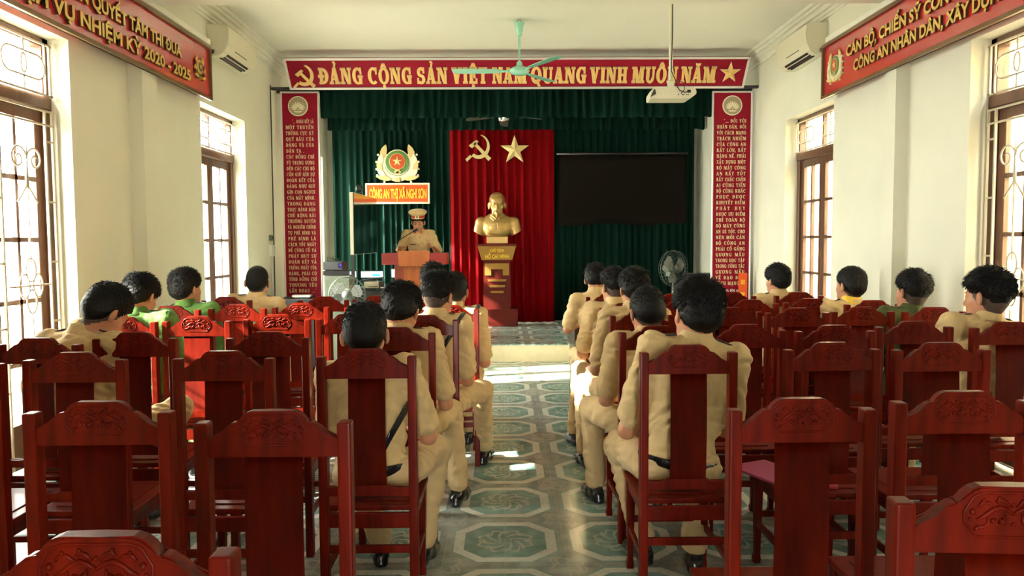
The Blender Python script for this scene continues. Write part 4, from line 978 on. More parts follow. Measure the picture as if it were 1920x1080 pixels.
def stand_fan(label, px, py, Y, r, zf, headyaw, blades_mat, cage=True, tiltx=0):
    c = at(px, py, Y)
    root = thing('pedestal_fan', label, 'fan', (c.x, Y, zf), headyaw); hz = c.z - zf
    mb = MB(); mb.lathe([(0.17, 0.0), (0.17, 0.015), (0.15, 0.03), (0.03, 0.045)], seg=28); mb.build('base', M_GREY, root)
    mb = MB(); mb.tube([(0, 0, 0.03), (0, 0, hz - 0.10)], [0.014, 0.014], 10); mb.tube([(0, 0, 0.3), (0, 0, hz - 0.22)], [0.02, 0.02], 10); mb.build('pole', M_CHROME, root)
    mb = MB(); mb.box((0, 0.06, hz - 0.06), (0.07, 0.09, 0.10), bev=0.012); mb.lathe([(0.02, 0.02), (0.06, 0.03), (0.065, 0.10), (0.045, 0.15), (0.01, 0.16)], (0, 0, hz), seg=20, axis='Y'); mb.build('motor', M_GREY, root)
    for k in range(3):
        mb = MB(); a0 = 120 * k + 20
        pts = [(0.03 * math.cos(R(a0 - 30)), 0.03 * math.sin(R(a0 - 30)))] + [(q * r * 0.86 * math.cos(R(a0 + s)), q * r * 0.86 * math.sin(R(a0 + s))) for q, s in ((0.5, -34), (0.85, -30), (1, -12), (1, 18), (0.8, 34), (0.45, 30))] + [(0.03 * math.cos(R(a0 + 40)), 0.03 * math.sin(R(a0 + 40)))]
        mb.prism(pts, -0.004, 0.0, Matrix.Translation((0, -0.01, hz)) @ Matrix.Rotation(R(0), 4, 'X')); mb.build('blade', blades_mat, root)
    mb = MB(); mb.lathe([(0.001, -0.035), (0.025, -0.03), (0.035, 0.0), (0.035, 0.02)], (0, 0, hz), seg=18, axis='Y'); mb.build('hub', M_GREY, root)
    mb = MB()
    for rr_, yy in ((r, 0.0), (r * 0.97, -0.05), (r * 0.6, -0.075), (r * 0.28, -0.085), (r * 0.97, 0.04)):
        mb.tube([(rr_ * math.cos(2 * math.pi * k / 32), yy, hz + rr_ * math.sin(2 * math.pi * k / 32)) for k in range(32)], 0.0035 if rr_ < r else 0.006, 5, closed=True)
    for k in range(28):
        a = 2 * math.pi * k / 28; ca, sa = math.cos(a), math.sin(a)
        mb.tube([(r * 0.27 * ca, -0.085, hz + r * 0.27 * sa), (r * 0.6 * ca, -0.075, hz + r * 0.6 * sa), (r * ca, -0.03, hz + r * sa), (r * ca, 0.02, hz + r * sa), (r * 0.4 * ca, 0.07, hz + r * 0.4 * sa)], 0.0016, 4)
    mb.lathe([(0.001, -0.092), (r * 0.27, -0.088), (r * 0.27, -0.082), (0.001, -0.086)], (0, 0, hz), seg=20, axis='Y')
    mb.build('cage', M_WIRE, root)
stand_fan('pedestal fan standing in front of the loudspeaker', 651, 553, 8.75, 0.205, 0, R(10), M_FANPL)
stand_fan('pedestal fan standing before the right green curtain', 1262, 503, 10.2, 0.235, STZ, R(35), M_FANPL)

# black cabinets below the text panels
a_, b2_ = at(520, 560, 9.3), at(602, 600, 9.3)
cb = thing('low_cabinet', 'low black cabinet beneath the left text panel', 'cabinet', ((a_.x + b2_.x) / 2, 9.45, 0)); w = b2_.x - a_.x
mb = MB(); mb.box((0, 0, a_.z / 2), (w, 0.42, a_.z), bev=0.01); mb.build('body', M_BLKPL, cb)
for s in (-1, 1):
    mb = MB(); mb.box((s * w / 4, -0.215, a_.z / 2), (w / 2 - 0.02, 0.012, a_.z - 0.06), bev=0.003); d_ = mb.build('door', M_BLKPL, cb)
    mb = MB(); mb.box((s * 0.03, -0.226, a_.z / 2), (0.012, 0.015, 0.10)); mb.build('handle', M_CHROME, d_)
rt = thing('router', 'white network box lying on the low black cabinet', 'router', (at(567, 558, 9.35).x, 9.35, a_.z))
mb = MB(); mb.box((0, 0, 0.028), (0.22, 0.13, 0.026), bev=0.006); mb.build('casing', M_WHITE, rt)
mb = MB(); mb.box((0, 0, 0.0075), (0.16, 0.08, 0.015)); mb.build('foot', M_DARKMETAL, rt)
a_, b2_ = at(1293, 514, 9.95), at(1334, 600, 9.95)
sp = thing('subwoofer', 'black equipment box on stage beside the right text panel', 'loudspeaker', ((a_.x + b2_.x) / 2 + 0.05, 10.2, STZ)); w = b2_.x - a_.x + 0.1; h = a_.z - STZ
mb = MB(); mb.box((0, 0, h / 2), (w, 0.36, h), bev=0.012); mb.build('cabinet', M_BLKPL, sp)
mb = MB(); mb.box((0, -0.185, h * 0.5), (w * 0.88, 0.012, h * 0.86), bev=0.004); mb.build('grille', M_DARKMETAL, sp)
# red new-year card standing against the right panel
a_, b2_ = at(1386, 512, 9.7), at(1401, 562, 9.7)
cd = thing('greeting_card', 'orange-red upright card with yellow characters by right text panel', 'card', ((a_.x + b2_.x) / 2, 9.72, b2_.z), R(-12)); w = b2_.x - a_.x; h = a_.z - b2_.z
mb = MB(); mb.box((0, 0, h / 2), (w, 0.02, h), bev=0.004); mb.build('card_body', M_ORANGE, cd)
for (zc_, hh_) in ((0.66, 0.14), (0.22, 0.10)):
    mb = MB()
    for k in range(4): mb.box((0, -0.012, h * (zc_ + (k - 1.5) * hh_ / 3)), (w * (0.55 if k % 2 else 0.4), 0.004, h * 0.022))
    mb.box((-w * 0.12, -0.012, h * zc_), (w * 0.08, 0.004, h * hh_)); mb.box((w * 0.14, -0.012, h * zc_), (w * 0.08, 0.004, h * hh_))
    mb.build('character', M_YELLOW, cd)
mb = MB(); mb.box((0, 0.05, -b2_.z / 2), (0.30, 0.12, b2_.z)); st_ = mb.build('stand', M_BLKPL, cd)

# switch boxes on the left wall
for (py, hh_, lab, mm) in ((446, 0.07, 'small grey switch on left wall beside the text panel', M_GREY), (470, 0.14, 'white wall box with short pipe beside the left text panel', M_WHITE)):
    c = at(523, py, 9.55); w_ = thing('switch_box', lab, 'switch', (XL, 9.55, c.z))
    mb = MB(); mb.box((0.02, 0, 0), (0.04, 0.09, hh_), bev=0.006); mb.build('cover', mm, w_)
    if mm is M_WHITE:
        mb = MB(); mb.tube([(0.02, 0.0, -0.06), (0.02, 0.0, -0.35), (0.02, 0.0, -c.z + 0.05)], 0.008, 6); mb.build('conduit', M_WHITE, w_)
    else:
        mb = MB(); mb.box((0.043, 0, 0), (0.01, 0.03, 0.03)); mb.build('rocker', M_BLKPL, w_)
mb = MB(); mb.tube([(XL + 0.03, 9.62, 3.46), (XL + 0.03, 9.62, 2.2), (XL + 0.025, 9.62, 1.0), (XL + 0.03, 9.6, 0.05)], 0.007, 6)
tag(mb.build('wall_cable', M_BLKPL), 'thin dark cable running down left wall beside the text panel', 'cable')

# front desk of the right block
ta = at(1067, 640, 7.62)
dk = thing('front_desk', 'dark wooden desk before the first row right of the aisle', 'desk', (ta.x + 1.05, 7.32, 0))
mb = MB(); mb.box((0, 0, 0.745), (2.16, 0.66, 0.03), bev=0.006); mb.build('desk_top', M_DARKTABLE, dk)
for s in (-1, 0, 1):
    mb = MB(); mb.box((s * 1.03, 0, 0.365), (0.035, 0.58, 0.73), bev=0.004); mb.build('side_panel', M_DARKTABLE, dk)
mb = MB(); mb.box((0, 0.24, 0.43), (2.02, 0.02, 0.60), bev=0.003); mb.build('modesty_panel', M_DARKTABLE, dk)

# ------------------------------------------------------------------ carved meeting-hall chair
SEP = 0.365
def make_chair():
    root = thing('carved_chair', 'x', 'chair')
    for s in (-1, 1):
        mb = MB(); mb.box((s * SEP / 2, 0.0225, 0.54), (0.036, 0.045, 1.08), bev=0.007, seg=3); mb.build('back_post', M_RED_WOOD, root)
    # crest rail: stepped outline with cusps
    half = [(0.0, 1.110), (0.054, 1.110), (0.068, 1.105), (0.080, 1.095), (0.088, 1.083), (0.092, 1.076), (0.096, 1.081), (0.105, 1.079), (0.119, 1.068), (0.134, 1.054), (0.148, 1.043), (0.158, 1.038), (0.168, 1.038), (0.168, 0.990)]
    out = [(-x, z) for x, z in half[::-1]] + half[1:]
    mb = MB(); mb.prism(out, 0.006, 0.036)
    bmesh.ops.bevel(mb.bm, geom=[e for e in mb.bm.edges if abs(e.verts[0].co.y - e.verts[1].co.y) < 1e-6], offset=0.0035, segments=2, affect='EDGES')
    y = 0.006
    oct_ = [(-0.083, 1.066), (-0.068, 1.092), (-0.050, 1.099), (0.050, 1.099), (0.068, 1.092), (0.083, 1.066), (0.083, 1.048), (0.062, 1.021), (-0.062, 1.021), (-0.083, 1.048)]
    mb.tube([(a, y, b) for a, b in oct_], 0.0028, 6, closed=True, up=(0, 1, 0))
    for s in (-1, 1):
        def vine(pts, r): mb.tube([(s * a, y - 0.001, b) for a, b in pts], r, 6, up=(0, 1, 0))
        vine([(0.0, 1.062), (0.012, 1.070), (0.024, 1.074), (0.038, 1.068), (0.050, 1.058), (0.062, 1.052)], [0.003, 0.004, 0.0045, 0.004, 0.0035, 0.002])
        vine([(0.006, 1.074), (0.014, 1.084), (0.024, 1.088), (0.030, 1.082)], [0.002, 0.0035, 0.0035, 0.002])
        vine([(0.030, 1.074), (0.042, 1.082), (0.054, 1.082), (0.060, 1.074)], [0.002, 0.0035, 0.003, 0.002])
        vine([(0.014, 1.062), (0.016, 1.048), (0.026, 1.042), (0.034, 1.048), (0.028, 1.054)], [0.002, 0.004, 0.004, 0.003, 0.002])
        vine([(0.044, 1.060), (0.042, 1.046), (0.052, 1.038), (0.062, 1.040)], [0.002, 0.0035, 0.0035, 0.002])
        for (a, b, r) in ((0.020, 1.050, 0.0062), (0.034, 1.050, 0.0055), (0.069, 1.066, 0.0065), (0.062, 1.036, 0.005), (0.024, 1.090, 0.0042), (0.050, 1.086, 0.004), (0.0, 1.078 if s > 0 else 1.044, 0.0045), (0.073, 1.052, 0.004)):
            rr = bmesh.ops.create_icosphere(mb.bm, subdivisions=1, radius=r, matrix=Matrix.Translation((s * a, y, b)))
            for v in rr['verts']:
                for f in v.link_faces: f.smooth = True
    mb.build('crest_rail', M_RED_WOOD, root)
    mb = MB()
    n = 10
    for i in range(n):
        z0, z1 = 0.545 + (0.995 - 0.545) * i / n, 0.545 + (0.995 - 0.545) * (i + 1) / n
    mb.grid(lambda u, v: Vector(((u - 0.5) * 0.150, 0.013 - 0.010 * math.sin(v * math.pi), 0.540 + 0.456 * v)), 1, 12)
    bmesh.ops.solidify(mb.bm, geom=mb.bm.faces[:], thickness=-0.016)
    mb.build('splat', M_RED_WOOD, root)
    hf = [(0.0, 0.552), (0.08, 0.552), (0.092, 0.546), (0.11, 0.540), (0.14, 0.540), (0.168, 0.546), (0.168, 0.508)]
    mb = MB(); mb.prism([(-x, z) for x, z in hf[::-1]] + hf[1:], 0.008, 0.034)
    bmesh.ops.bevel(mb.bm, geom=[e for e in mb.bm.edges if abs(e.verts[0].co.y - e.verts[1].co.y) < 1e-6], offset=0.003, segments=2, affect='EDGES')
    mb.build('lower_rail', M_RED_WOOD, root)
    # seat: framed panel
    mb = MB()
    mb.box((0, 0.245, 0.447), (0.40, 0.40, 0.024), bev=0.006)
    mb.box((0, 0.245, 0.461), (0.29, 0.29, 0.006), bev=0.0025)
    mb.build('seat', M_RED_WOOD, root)
    mb = MB()
    mb.box((0, 0.026, 0.405), (0.34, 0.022, 0.06), bev=0.003)
    mb.prism([(-0.17, 0.435), (0.17, 0.435), (0.17, 0.385), (0.10, 0.392), (0, 0.398), (-0.10, 0.392), (-0.17, 0.385)], 0.405, 0.425)
    for s in (-1, 1): mb.box((s * 0.175, 0.225, 0.41), (0.022, 0.37, 0.05), bev=0.003)
    mb.build('apron', M_RED_WOOD, root)
    for s in (-1, 1):
        mb = MB(); x = s * 0.172
        secs = [(0.0, 0.030, 0.426), (0.02, 0.034, 0.424), (0.045, 0.026, 0.418), (0.12, 0.028, 0.415), (0.30, 0.036, 0.414), (0.436, 0.042, 0.412)]
        bm = mb.bm; rings = []
        for z, w, yc in secs: rings.append([bm.verts.new((x + a * w / 2, yc + b * w / 2, z)) for a, b in ((-1, -1), (1, -1), (1, 1), (-1, 1))])
        for A, B in zip(rings, rings[1:]):
            for k in range(4): bm.faces.new((A[k], A[(k + 1) % 4], B[(k + 1) % 4], B[k]))
        bm.faces.new(rings[0]); bm.faces.new(rings[-1])
        mb.build('front_leg', M_RED_WOOD, root)
    for (c, sz) in (((0, 0.022, 0.285), (0.34, 0.018, 0.032)), ((-0.176, 0.22, 0.20), (0.018, 0.37, 0.028)), ((0.176, 0.22, 0.20), (0.018, 0.37, 0.028)), ((0, 0.412, 0.24), (0.32, 0.018, 0.028))):
        mb = MB(); mb.box(c, sz, bev=0.003); mb.build('stretcher', M_RED_WOOD, root)
    return root

# photo position of the back (px), distance of the posts, turn, label
CHAIRS = [
 (160, 1.11, 0, 'carved dark red chair at lower left corner, the one nearest to the camera'),
 (173, 2.08, 0, 'empty carved red chair in second row, left of the pair at lower left'),
 (505, 1.95, 0, 'empty carved red chair in second row, right of the pair at lower left'),
 (-104, 2.95, 0, 'carved red chair cut off by the left edge of the photo'),
 (134, 3.04, 0, 'empty dark carved chair in third row, first right of the cut-off chair'),
 (415, 3.05, 0, 'empty dark carved chair directly left of the chair with the strapped officer'),
 (685, 3.08, 0, 'carved red chair holding the nearest seated officer left of the aisle'),
 (66, 3.52, -3, 'carved red chair holding the officer nearest the left window'),
 (250, 3.72, 0, 'empty dark carved chair right of the officer nearest the left window'),
 (500, 3.70, 0, 'empty dark carved chair directly left of the tousled-haired officer\'s chair'),
 (741, 3.86, 2, 'carved red chair holding the second officer from the camera left of aisle'),
 (228, 4.50, 0, 'sunlit orange-red carved chair holding the nearer man in green'),
 (368, 4.52, 0, 'sunlit carved chair directly right of the nearer man in green'),
 (519, 4.60, 0, 'sunlit carved chair two places right of the nearer man in green'),
 (655, 4.60, 0, 'carved red chair partly behind the head of the nearest left officer'),
 (796, 4.50, 3, 'carved red chair holding the officer with faded hair and strap left of aisle'),
 (320, 5.30, 0, 'sunlit carved chair holding the farther man in green'),
 (445, 5.38, 0, 'sunlit carved chair directly right of the farther man in green'),
 (564, 5.45, 0, 'sunlit carved chair two places right of the farther man in green'),
 (700, 5.40, 0, 'carved chair in fifth row hidden mostly behind two dark-haired officers'),
 (843, 5.20, 3, 'carved chair on left aisle edge, fourth occupied chair from the camera'),
 (425, 6.15, 0, 'dark carved chair of the front row holding the officer by second left window'),
 (607, 6.10, 0, 'empty carved chair of the front left row before the pedestal fan'),
 (709, 6.15, 0, 'empty carved chair of the front left row below the low black table'),
 (803, 6.20, 0, 'front row carved chair at the left aisle edge holding a wavy-haired officer'),
 (1915, 1.30, -4, 'carved dark chair at lower right corner, nearest to the camera on right'),
 (1510, 2.05, 0, 'empty carved red chair in second row right of the aisle, nearer the aisle'),
 (1817, 2.13, 0, 'empty carved red chair in second row by the lower right corner'),
 (1293, 3.13, 0, 'carved red chair holding the nearest seated officer right of the aisle'),
 (1564, 3.18, 0, 'empty dark carved chair in third row, first right of the nearest right officer'),
 (1770, 3.15, 0, 'empty dark carved chair in third row, second right of the nearest right officer'),
 (1236, 3.84, 3, 'carved red chair holding the second officer from the camera right of aisle'),
 (1402, 3.88, 0, 'empty dark carved chair whose crest shows just right of nearest right officer\'s shoulder'),
 (1568, 3.82, 0, 'empty carved chair in fourth right row, its post edges lit orange'),
 (1717, 3.98, 0, 'empty carved chair in fourth right row left of the heavy-haired officer'),
 (1897, 3.93, 0, 'carved chair holding the heavy-haired officer by the right window'),
 (1205, 4.70, 4, 'carved red chair holding the third officer from the camera right of aisle'),
 (1371, 4.88, 0, 'empty carved chair just right of the nearest right officer\'s head'),
 (1496, 4.80, 0, 'empty carved chair in fifth right row, second right of the aisle officers'),
 (1619, 4.85, 0, 'empty carved chair in fifth right row in front of the balding officer'),
 (1754, 4.80, 0, 'carved chair in fifth right row holding the man in olive collar'),
 (1177, 5.27, 12, 'carved red chair holding the fourth officer from the camera right of aisle'),
 (1278, 5.45, 0, 'carved chair in sixth right row hidden behind the aisle officers'),
 (1408, 5.50, 0, 'empty carved chair in sixth right row below the orange greeting card'),
 (1521, 5.58, 0, 'empty very dark carved chair in sixth right row left of balding officer'),
 (1638, 5.38, 0, 'carved chair in sixth right row holding the balding officer'),
 (1145, 6.26, -4, 'carved chair of the front row holding the officer bent at the desk'),
 (1265, 6.15, 0, 'empty carved chair of the front right row below the pedestal fan'),
 (1372, 6.28, 0, 'empty carved chair of the front right row below the right text panel'),
 (1498, 6.28, 0, 'carved chair of the front right row holding the officer facing the panel'),
]
chair0 = None
CH = {}
for i, (px, d, rz, lab) in enumerate(CHAIRS):
    p = at(px, 640, d); x = p.x
    if chair0 is None: chair0 = make_chair(); o = chair0
    else: o = copy_tree(chair0)
    a = R(rz); o.location = (x, d, 0); o.rotation_euler = (0, 0, a)
    o['label'] = lab; o['group'] = 'carved red chairs left of the aisle' if i < 25 else 'carved red chairs right of the aisle'
    CH[px] = (x, d, a)

# ------------------------------------------------------------------ smooth solid modelling (signed distance fields)
class SDF:
    def __init__(s, vox): s.vox = vox; s.ops = []; s.lo = None; s.hi = None
    def _bb(s, lo, hi):
        lo = np.array(lo, float); hi = np.array(hi, float)
        s.lo = lo if s.lo is None else np.minimum(s.lo, lo); s.hi = hi if s.hi is None else np.maximum(s.hi, hi)
        return lo, hi
    def cone(s, a, b, ra, rb, k=0.02, mode='u'):
        a = np.array(a, float); b = np.array(b, float); m = max(ra, rb)
        lo, hi = s._bb(np.minimum(a, b) - m, np.maximum(a, b) + m) if mode == 'u' else (np.minimum(a, b) - m, np.maximum(a, b) + m)
        s.ops.append(('cone', a, b, ra, rb, k, mode, lo, hi)); return s
    def chain(s, pts, rs, k=0.02):
        for i in range(len(pts) - 1): s.cone(pts[i], pts[i + 1], rs[i], rs[i + 1], k)
        return s
    def ell(s, c, r, rot=None, k=0.02, mode='u'):
        c = np.array(c, float); r = np.array(r, float); m = r.max() if rot is not None else r
        lo, hi = c - m, c + m
        if mode == 'u': s._bb(lo, hi)
        Rm = np.array(rot, float) if rot is not None else None
        s.ops.append(('ell', c, r, Rm, None, k, mode, lo, hi)); return s
    def fn(s, f, mode, k=0.0):       # arbitrary field over whole grid
        s.ops.append(('fn', f, None, None, None, k, mode, None, None)); return s
    def mesh(s, name, m, parent=None, wrinkle=None, pad=0.03):
        v = s.vox; lo = s.lo - pad; n = np.ceil((s.hi + pad - lo) / v).astype(int) + 1
        xs = [(lo[i] + v * np.arange(n[i])).astype(np.float32) for i in range(3)]
        D = np.full(tuple(n), 0.2, np.float32)
        for (t, A, B, C, E_, k, mode, l, h) in s.ops:
            if t == 'fn': sl = (slice(None),) * 3
            else:
                mg = k * 1.5 + 0.03
                i0 = np.maximum(0, np.floor((l - mg - lo) / v).astype(int)); i1 = np.minimum(n, np.ceil((h + mg - lo) / v).astype(int) + 1)
                if (i1 <= i0).any(): continue
                sl = tuple(slice(i0[i], i1[i]) for i in range(3))
            X = xs[0][sl[0]][:, None, None]; Y = xs[1][sl[1]][None, :, None]; Z = xs[2][sl[2]][None, None, :]
            if t == 'cone':
                d = B - A; L2 = max(1e-9, float(d @ d))
                h_ = np.clip(((X - A[0]) * d[0] + (Y - A[1]) * d[1] + (Z - A[2]) * d[2]) / L2, 0, 1)
                q = np.sqrt((X - A[0] - h_ * d[0]) ** 2 + (Y - A[1] - h_ * d[1]) ** 2 + (Z - A[2] - h_ * d[2]) ** 2) - (C + (E_ - C) * h_)
            elif t == 'ell':
                px, py, pz_ = X - A[0], Y - A[1], Z - A[2]
                if C is not None: px, py, pz_ = (C[0][0] * px + C[1][0] * py + C[2][0] * pz_, C[0][1] * px + C[1][1] * py + C[2][1] * pz_, C[0][2] * px + C[1][2] * py + C[2][2] * pz_)
                k0 = np.sqrt((px / B[0]) ** 2 + (py / B[1]) ** 2 + (pz_ / B[2]) ** 2); k1 = np.sqrt((px / B[0] ** 2) ** 2 + (py / B[1] ** 2) ** 2 + (pz_ / B[2] ** 2) ** 2) + 1e-6
                q = k0 * (k0 - 1) / k1
            else: q = A(X, Y, Z)
            cur = D[sl]
            if mode == 'u':
                if k > 0: hh = np.maximum(k - np.abs(cur - q), 0) / k; D[sl] = np.minimum(cur, q) - hh * hh * k * 0.25
                else: D[sl] = np.minimum(cur, q)
            elif mode == 's':
                if k > 0: hh = np.maximum(k - np.abs(cur + q), 0) / k; D[sl] = np.maximum(cur, -q) + hh * hh * k * 0.25
                else: D[sl] = np.maximum(cur, -q)
            elif mode == 'i': D[sl] = np.maximum(cur, q)
            elif mode == 'a': D[sl] = cur + q
        if wrinkle:
            amp, fr, seed = wrinkle; rs = np.random.RandomState(seed)
            X = xs[0][:, None, None]; Y = xs[1][None, :, None]; Z = xs[2][None, None, :]
            wx = 0.02 * np.sin(17 * Y + 23 * Z + seed) ; W = 0
            for j in range(6):
                d = rs.normal(size=3) * np.array([0.8, 0.8, 1.3]); d /= np.linalg.norm(d); f = fr * rs.uniform(0.6, 1.7)
                ph = rs.uniform(0, 6.28)
                W = W + np.abs(np.sin((X * d[0] + Y * d[1] + Z * d[2] + wx * (1 + 0.6 * j)) * f + ph + 1.3 * np.sin(9 * X + 7 * Z + j))) / 6
            D = D + ((0.55 - W) * amp * 2).astype(np.float32)
        g = vdb.FloatGrid(0.2); g.copyFromArray(np.ascontiguousarray(D.astype(np.float32)))
        pts, quads = g.convertToQuads(0.0)
        pts = pts * v + lo
        me = bpy.data.meshes.new(name)
        nq = len(quads)
        me.vertices.add(len(pts)); me.vertices.foreach_set('co', pts.astype(np.float32).ravel())
        me.loops.add(nq * 4); me.loops.foreach_set('vertex_index', quads[:, ::-1].astype(np.int32).ravel())
        me.polygons.add(nq); me.polygons.foreach_set('loop_start', np.arange(0, nq * 4, 4, dtype=np.int32))
        me.update(calc_edges=True); me.validate()
        me.shade_smooth(); me.materials.append(m)
        o = bpy.data.objects.new(name, me)
        link(o, parent)
        return o, pts
def Rz(a): c, s = math.cos(a), math.sin(a); return np.array([[c, -s, 0], [s, c, 0], [0, 0, 1.0]])
def Rx(a): c, s = math.cos(a), math.sin(a); return np.array([[1.0, 0, 0], [0, c, -s], [0, s, c]])
def Ry(a): c, s = math.cos(a), math.sin(a); return np.array([[c, 0, s], [0, 1.0, 0], [-s, 0, c]])

def head_prims(S, H, HR, sc, face=True, ears=1.0, old=False):
    """H centre of the head, HR its rotation (x right, y forward, z up); face looks +y"""
    P = lambda x, y, z: H + HR @ (np.array([x, y, z]) * sc)
    S.ell(P(0, -0.012, 0.025), np.array([0.076, 0.094, 0.088]) * sc, HR, 0.02)
    S.ell(P(0, -0.028, -0.012), np.array([0.068, 0.070, 0.066]) * sc, HR, 0.02)
    S.ell(P(0, 0.030, -0.035), np.array([0.060, 0.060, 0.075]) * sc, HR, 0.03)
    S.cone(P(-0.030, 0.045, -0.080), P(0.030, 0.045, -0.080), 0.026 * sc, 0.026 * sc, 0.03)
    S.ell(P(0, 0.062, -0.092), np.array([0.024, 0.022, 0.020]) * sc, HR, 0.02)
    for s in (-1, 1):
        S.ell(P(s * 0.045, 0.050, -0.028), np.array([0.022, 0.022, 0.022]) * sc, HR, 0.02)          # cheek
        S.ell(P(s * 0.086, -0.010, -0.012), np.array([0.009, 0.021, 0.035]) * sc * ears, HR @ Rz(s * 0.55), 0.006)   # ear
        S.ell(P(s * 0.095, 0.000, -0.008), np.array([0.005, 0.009, 0.018]) * sc, HR @ Rz(s * 0.5), 0.006, 's')
    if face:
        for s in (-1, 1):
            S.ell(P(s * 0.031, 0.092, 0.002), np.array([0.019, 0.016, 0.013]) * sc, HR, 0.012, 's')   # socket
            S.ell(P(s * 0.031, 0.072, 0.000), np.array([0.014, 0.012, 0.011]) * sc, HR, 0.004)
            S.cone(P(s * 0.014, 0.084, 0.021), P(s * 0.046, 0.076, 0.020), 0.007 * sc, 0.005 * sc, 0.008)
            S.ell(P(s * 0.012, 0.090, -0.041), np.array([0.009, 0.009, 0.007]) * sc, HR, 0.006)
        S.cone(P(0, 0.080, 0.012), P(0, 0.101, -0.036), 0.008 * sc, 0.011 * sc, 0.012)
        S.ell(P(0, 0.078, -0.062), np.array([0.024, 0.012, 0.006]) * sc, HR, 0.006)
        S.ell(P(0, 0.077, -0.071), np.array([0.020, 0.011, 0.006]) * sc, HR, 0.005)
        S.cone(P(-0.022, 0.088, -0.0665), P(0.022, 0.088, -0.0665), 0.0025 * sc, 0.0025 * sc, 0.003, 's')
def hand_prims(S, W, fw, up, side, sc=1.0, curl=0.5, k=0.006):
    """W wrist, fw along the fingers, up = back of the hand, side=+1 thumb towards +lateral"""
    fw = fw / np.linalg.norm(fw); up = up - fw * (up @ fw); up /= np.linalg.norm(up); lat = np.cross(fw, up) * side
    Pc = W + fw * 0.045 * sc
    Rm = np.stack([lat, fw, up], 1)
    S.ell(Pc, np.array([0.039, 0.050, 0.015]) * sc, Rm, 0.012)
    for j, (o, L, b) in enumerate(((0.029, 0.074, 0.0), (0.010, 0.082, 0.05), (-0.010, 0.076, 0.1), (-0.029, 0.060, 0.18))):
        base = W + fw * (0.082 - abs(o) * 0.25) * sc + lat * o * sc
        ang = curl * (0.5 + b); p = base; d = fw.copy()
        rr = (0.0092 - 0.0006 * j) * sc
        for seg, q in enumerate((0.42, 0.32, 0.26)):
            d = fw * math.cos(ang) - up * math.sin(ang) + lat * o * 1.2; d /= np.linalg.norm(d)
            p2 = p + d * L * q * sc; S.cone(p, p2, rr, rr * 0.9, k * 0.5); p = p2; rr *= 0.9; ang += curl * 0.8
    tb_ = W + fw * 0.020 * sc + lat * 0.028 * sc
    d = fw * 0.75 + lat * 0.62 - up * 0.15; d /= np.linalg.norm(d)
    t1 = tb_ + d * 0.038 * sc; d2 = fw * 0.95 + lat * 0.2 - up * 0.25; d2 /= np.linalg.norm(d2); t2 = t1 + d2 * 0.034 * sc
    S.cone(tb_, t1, 0.015 * sc, 0.011 * sc, 0.01); S.cone(t1, t2, 0.0105 * sc, 0.0085 * sc, k * 0.5)

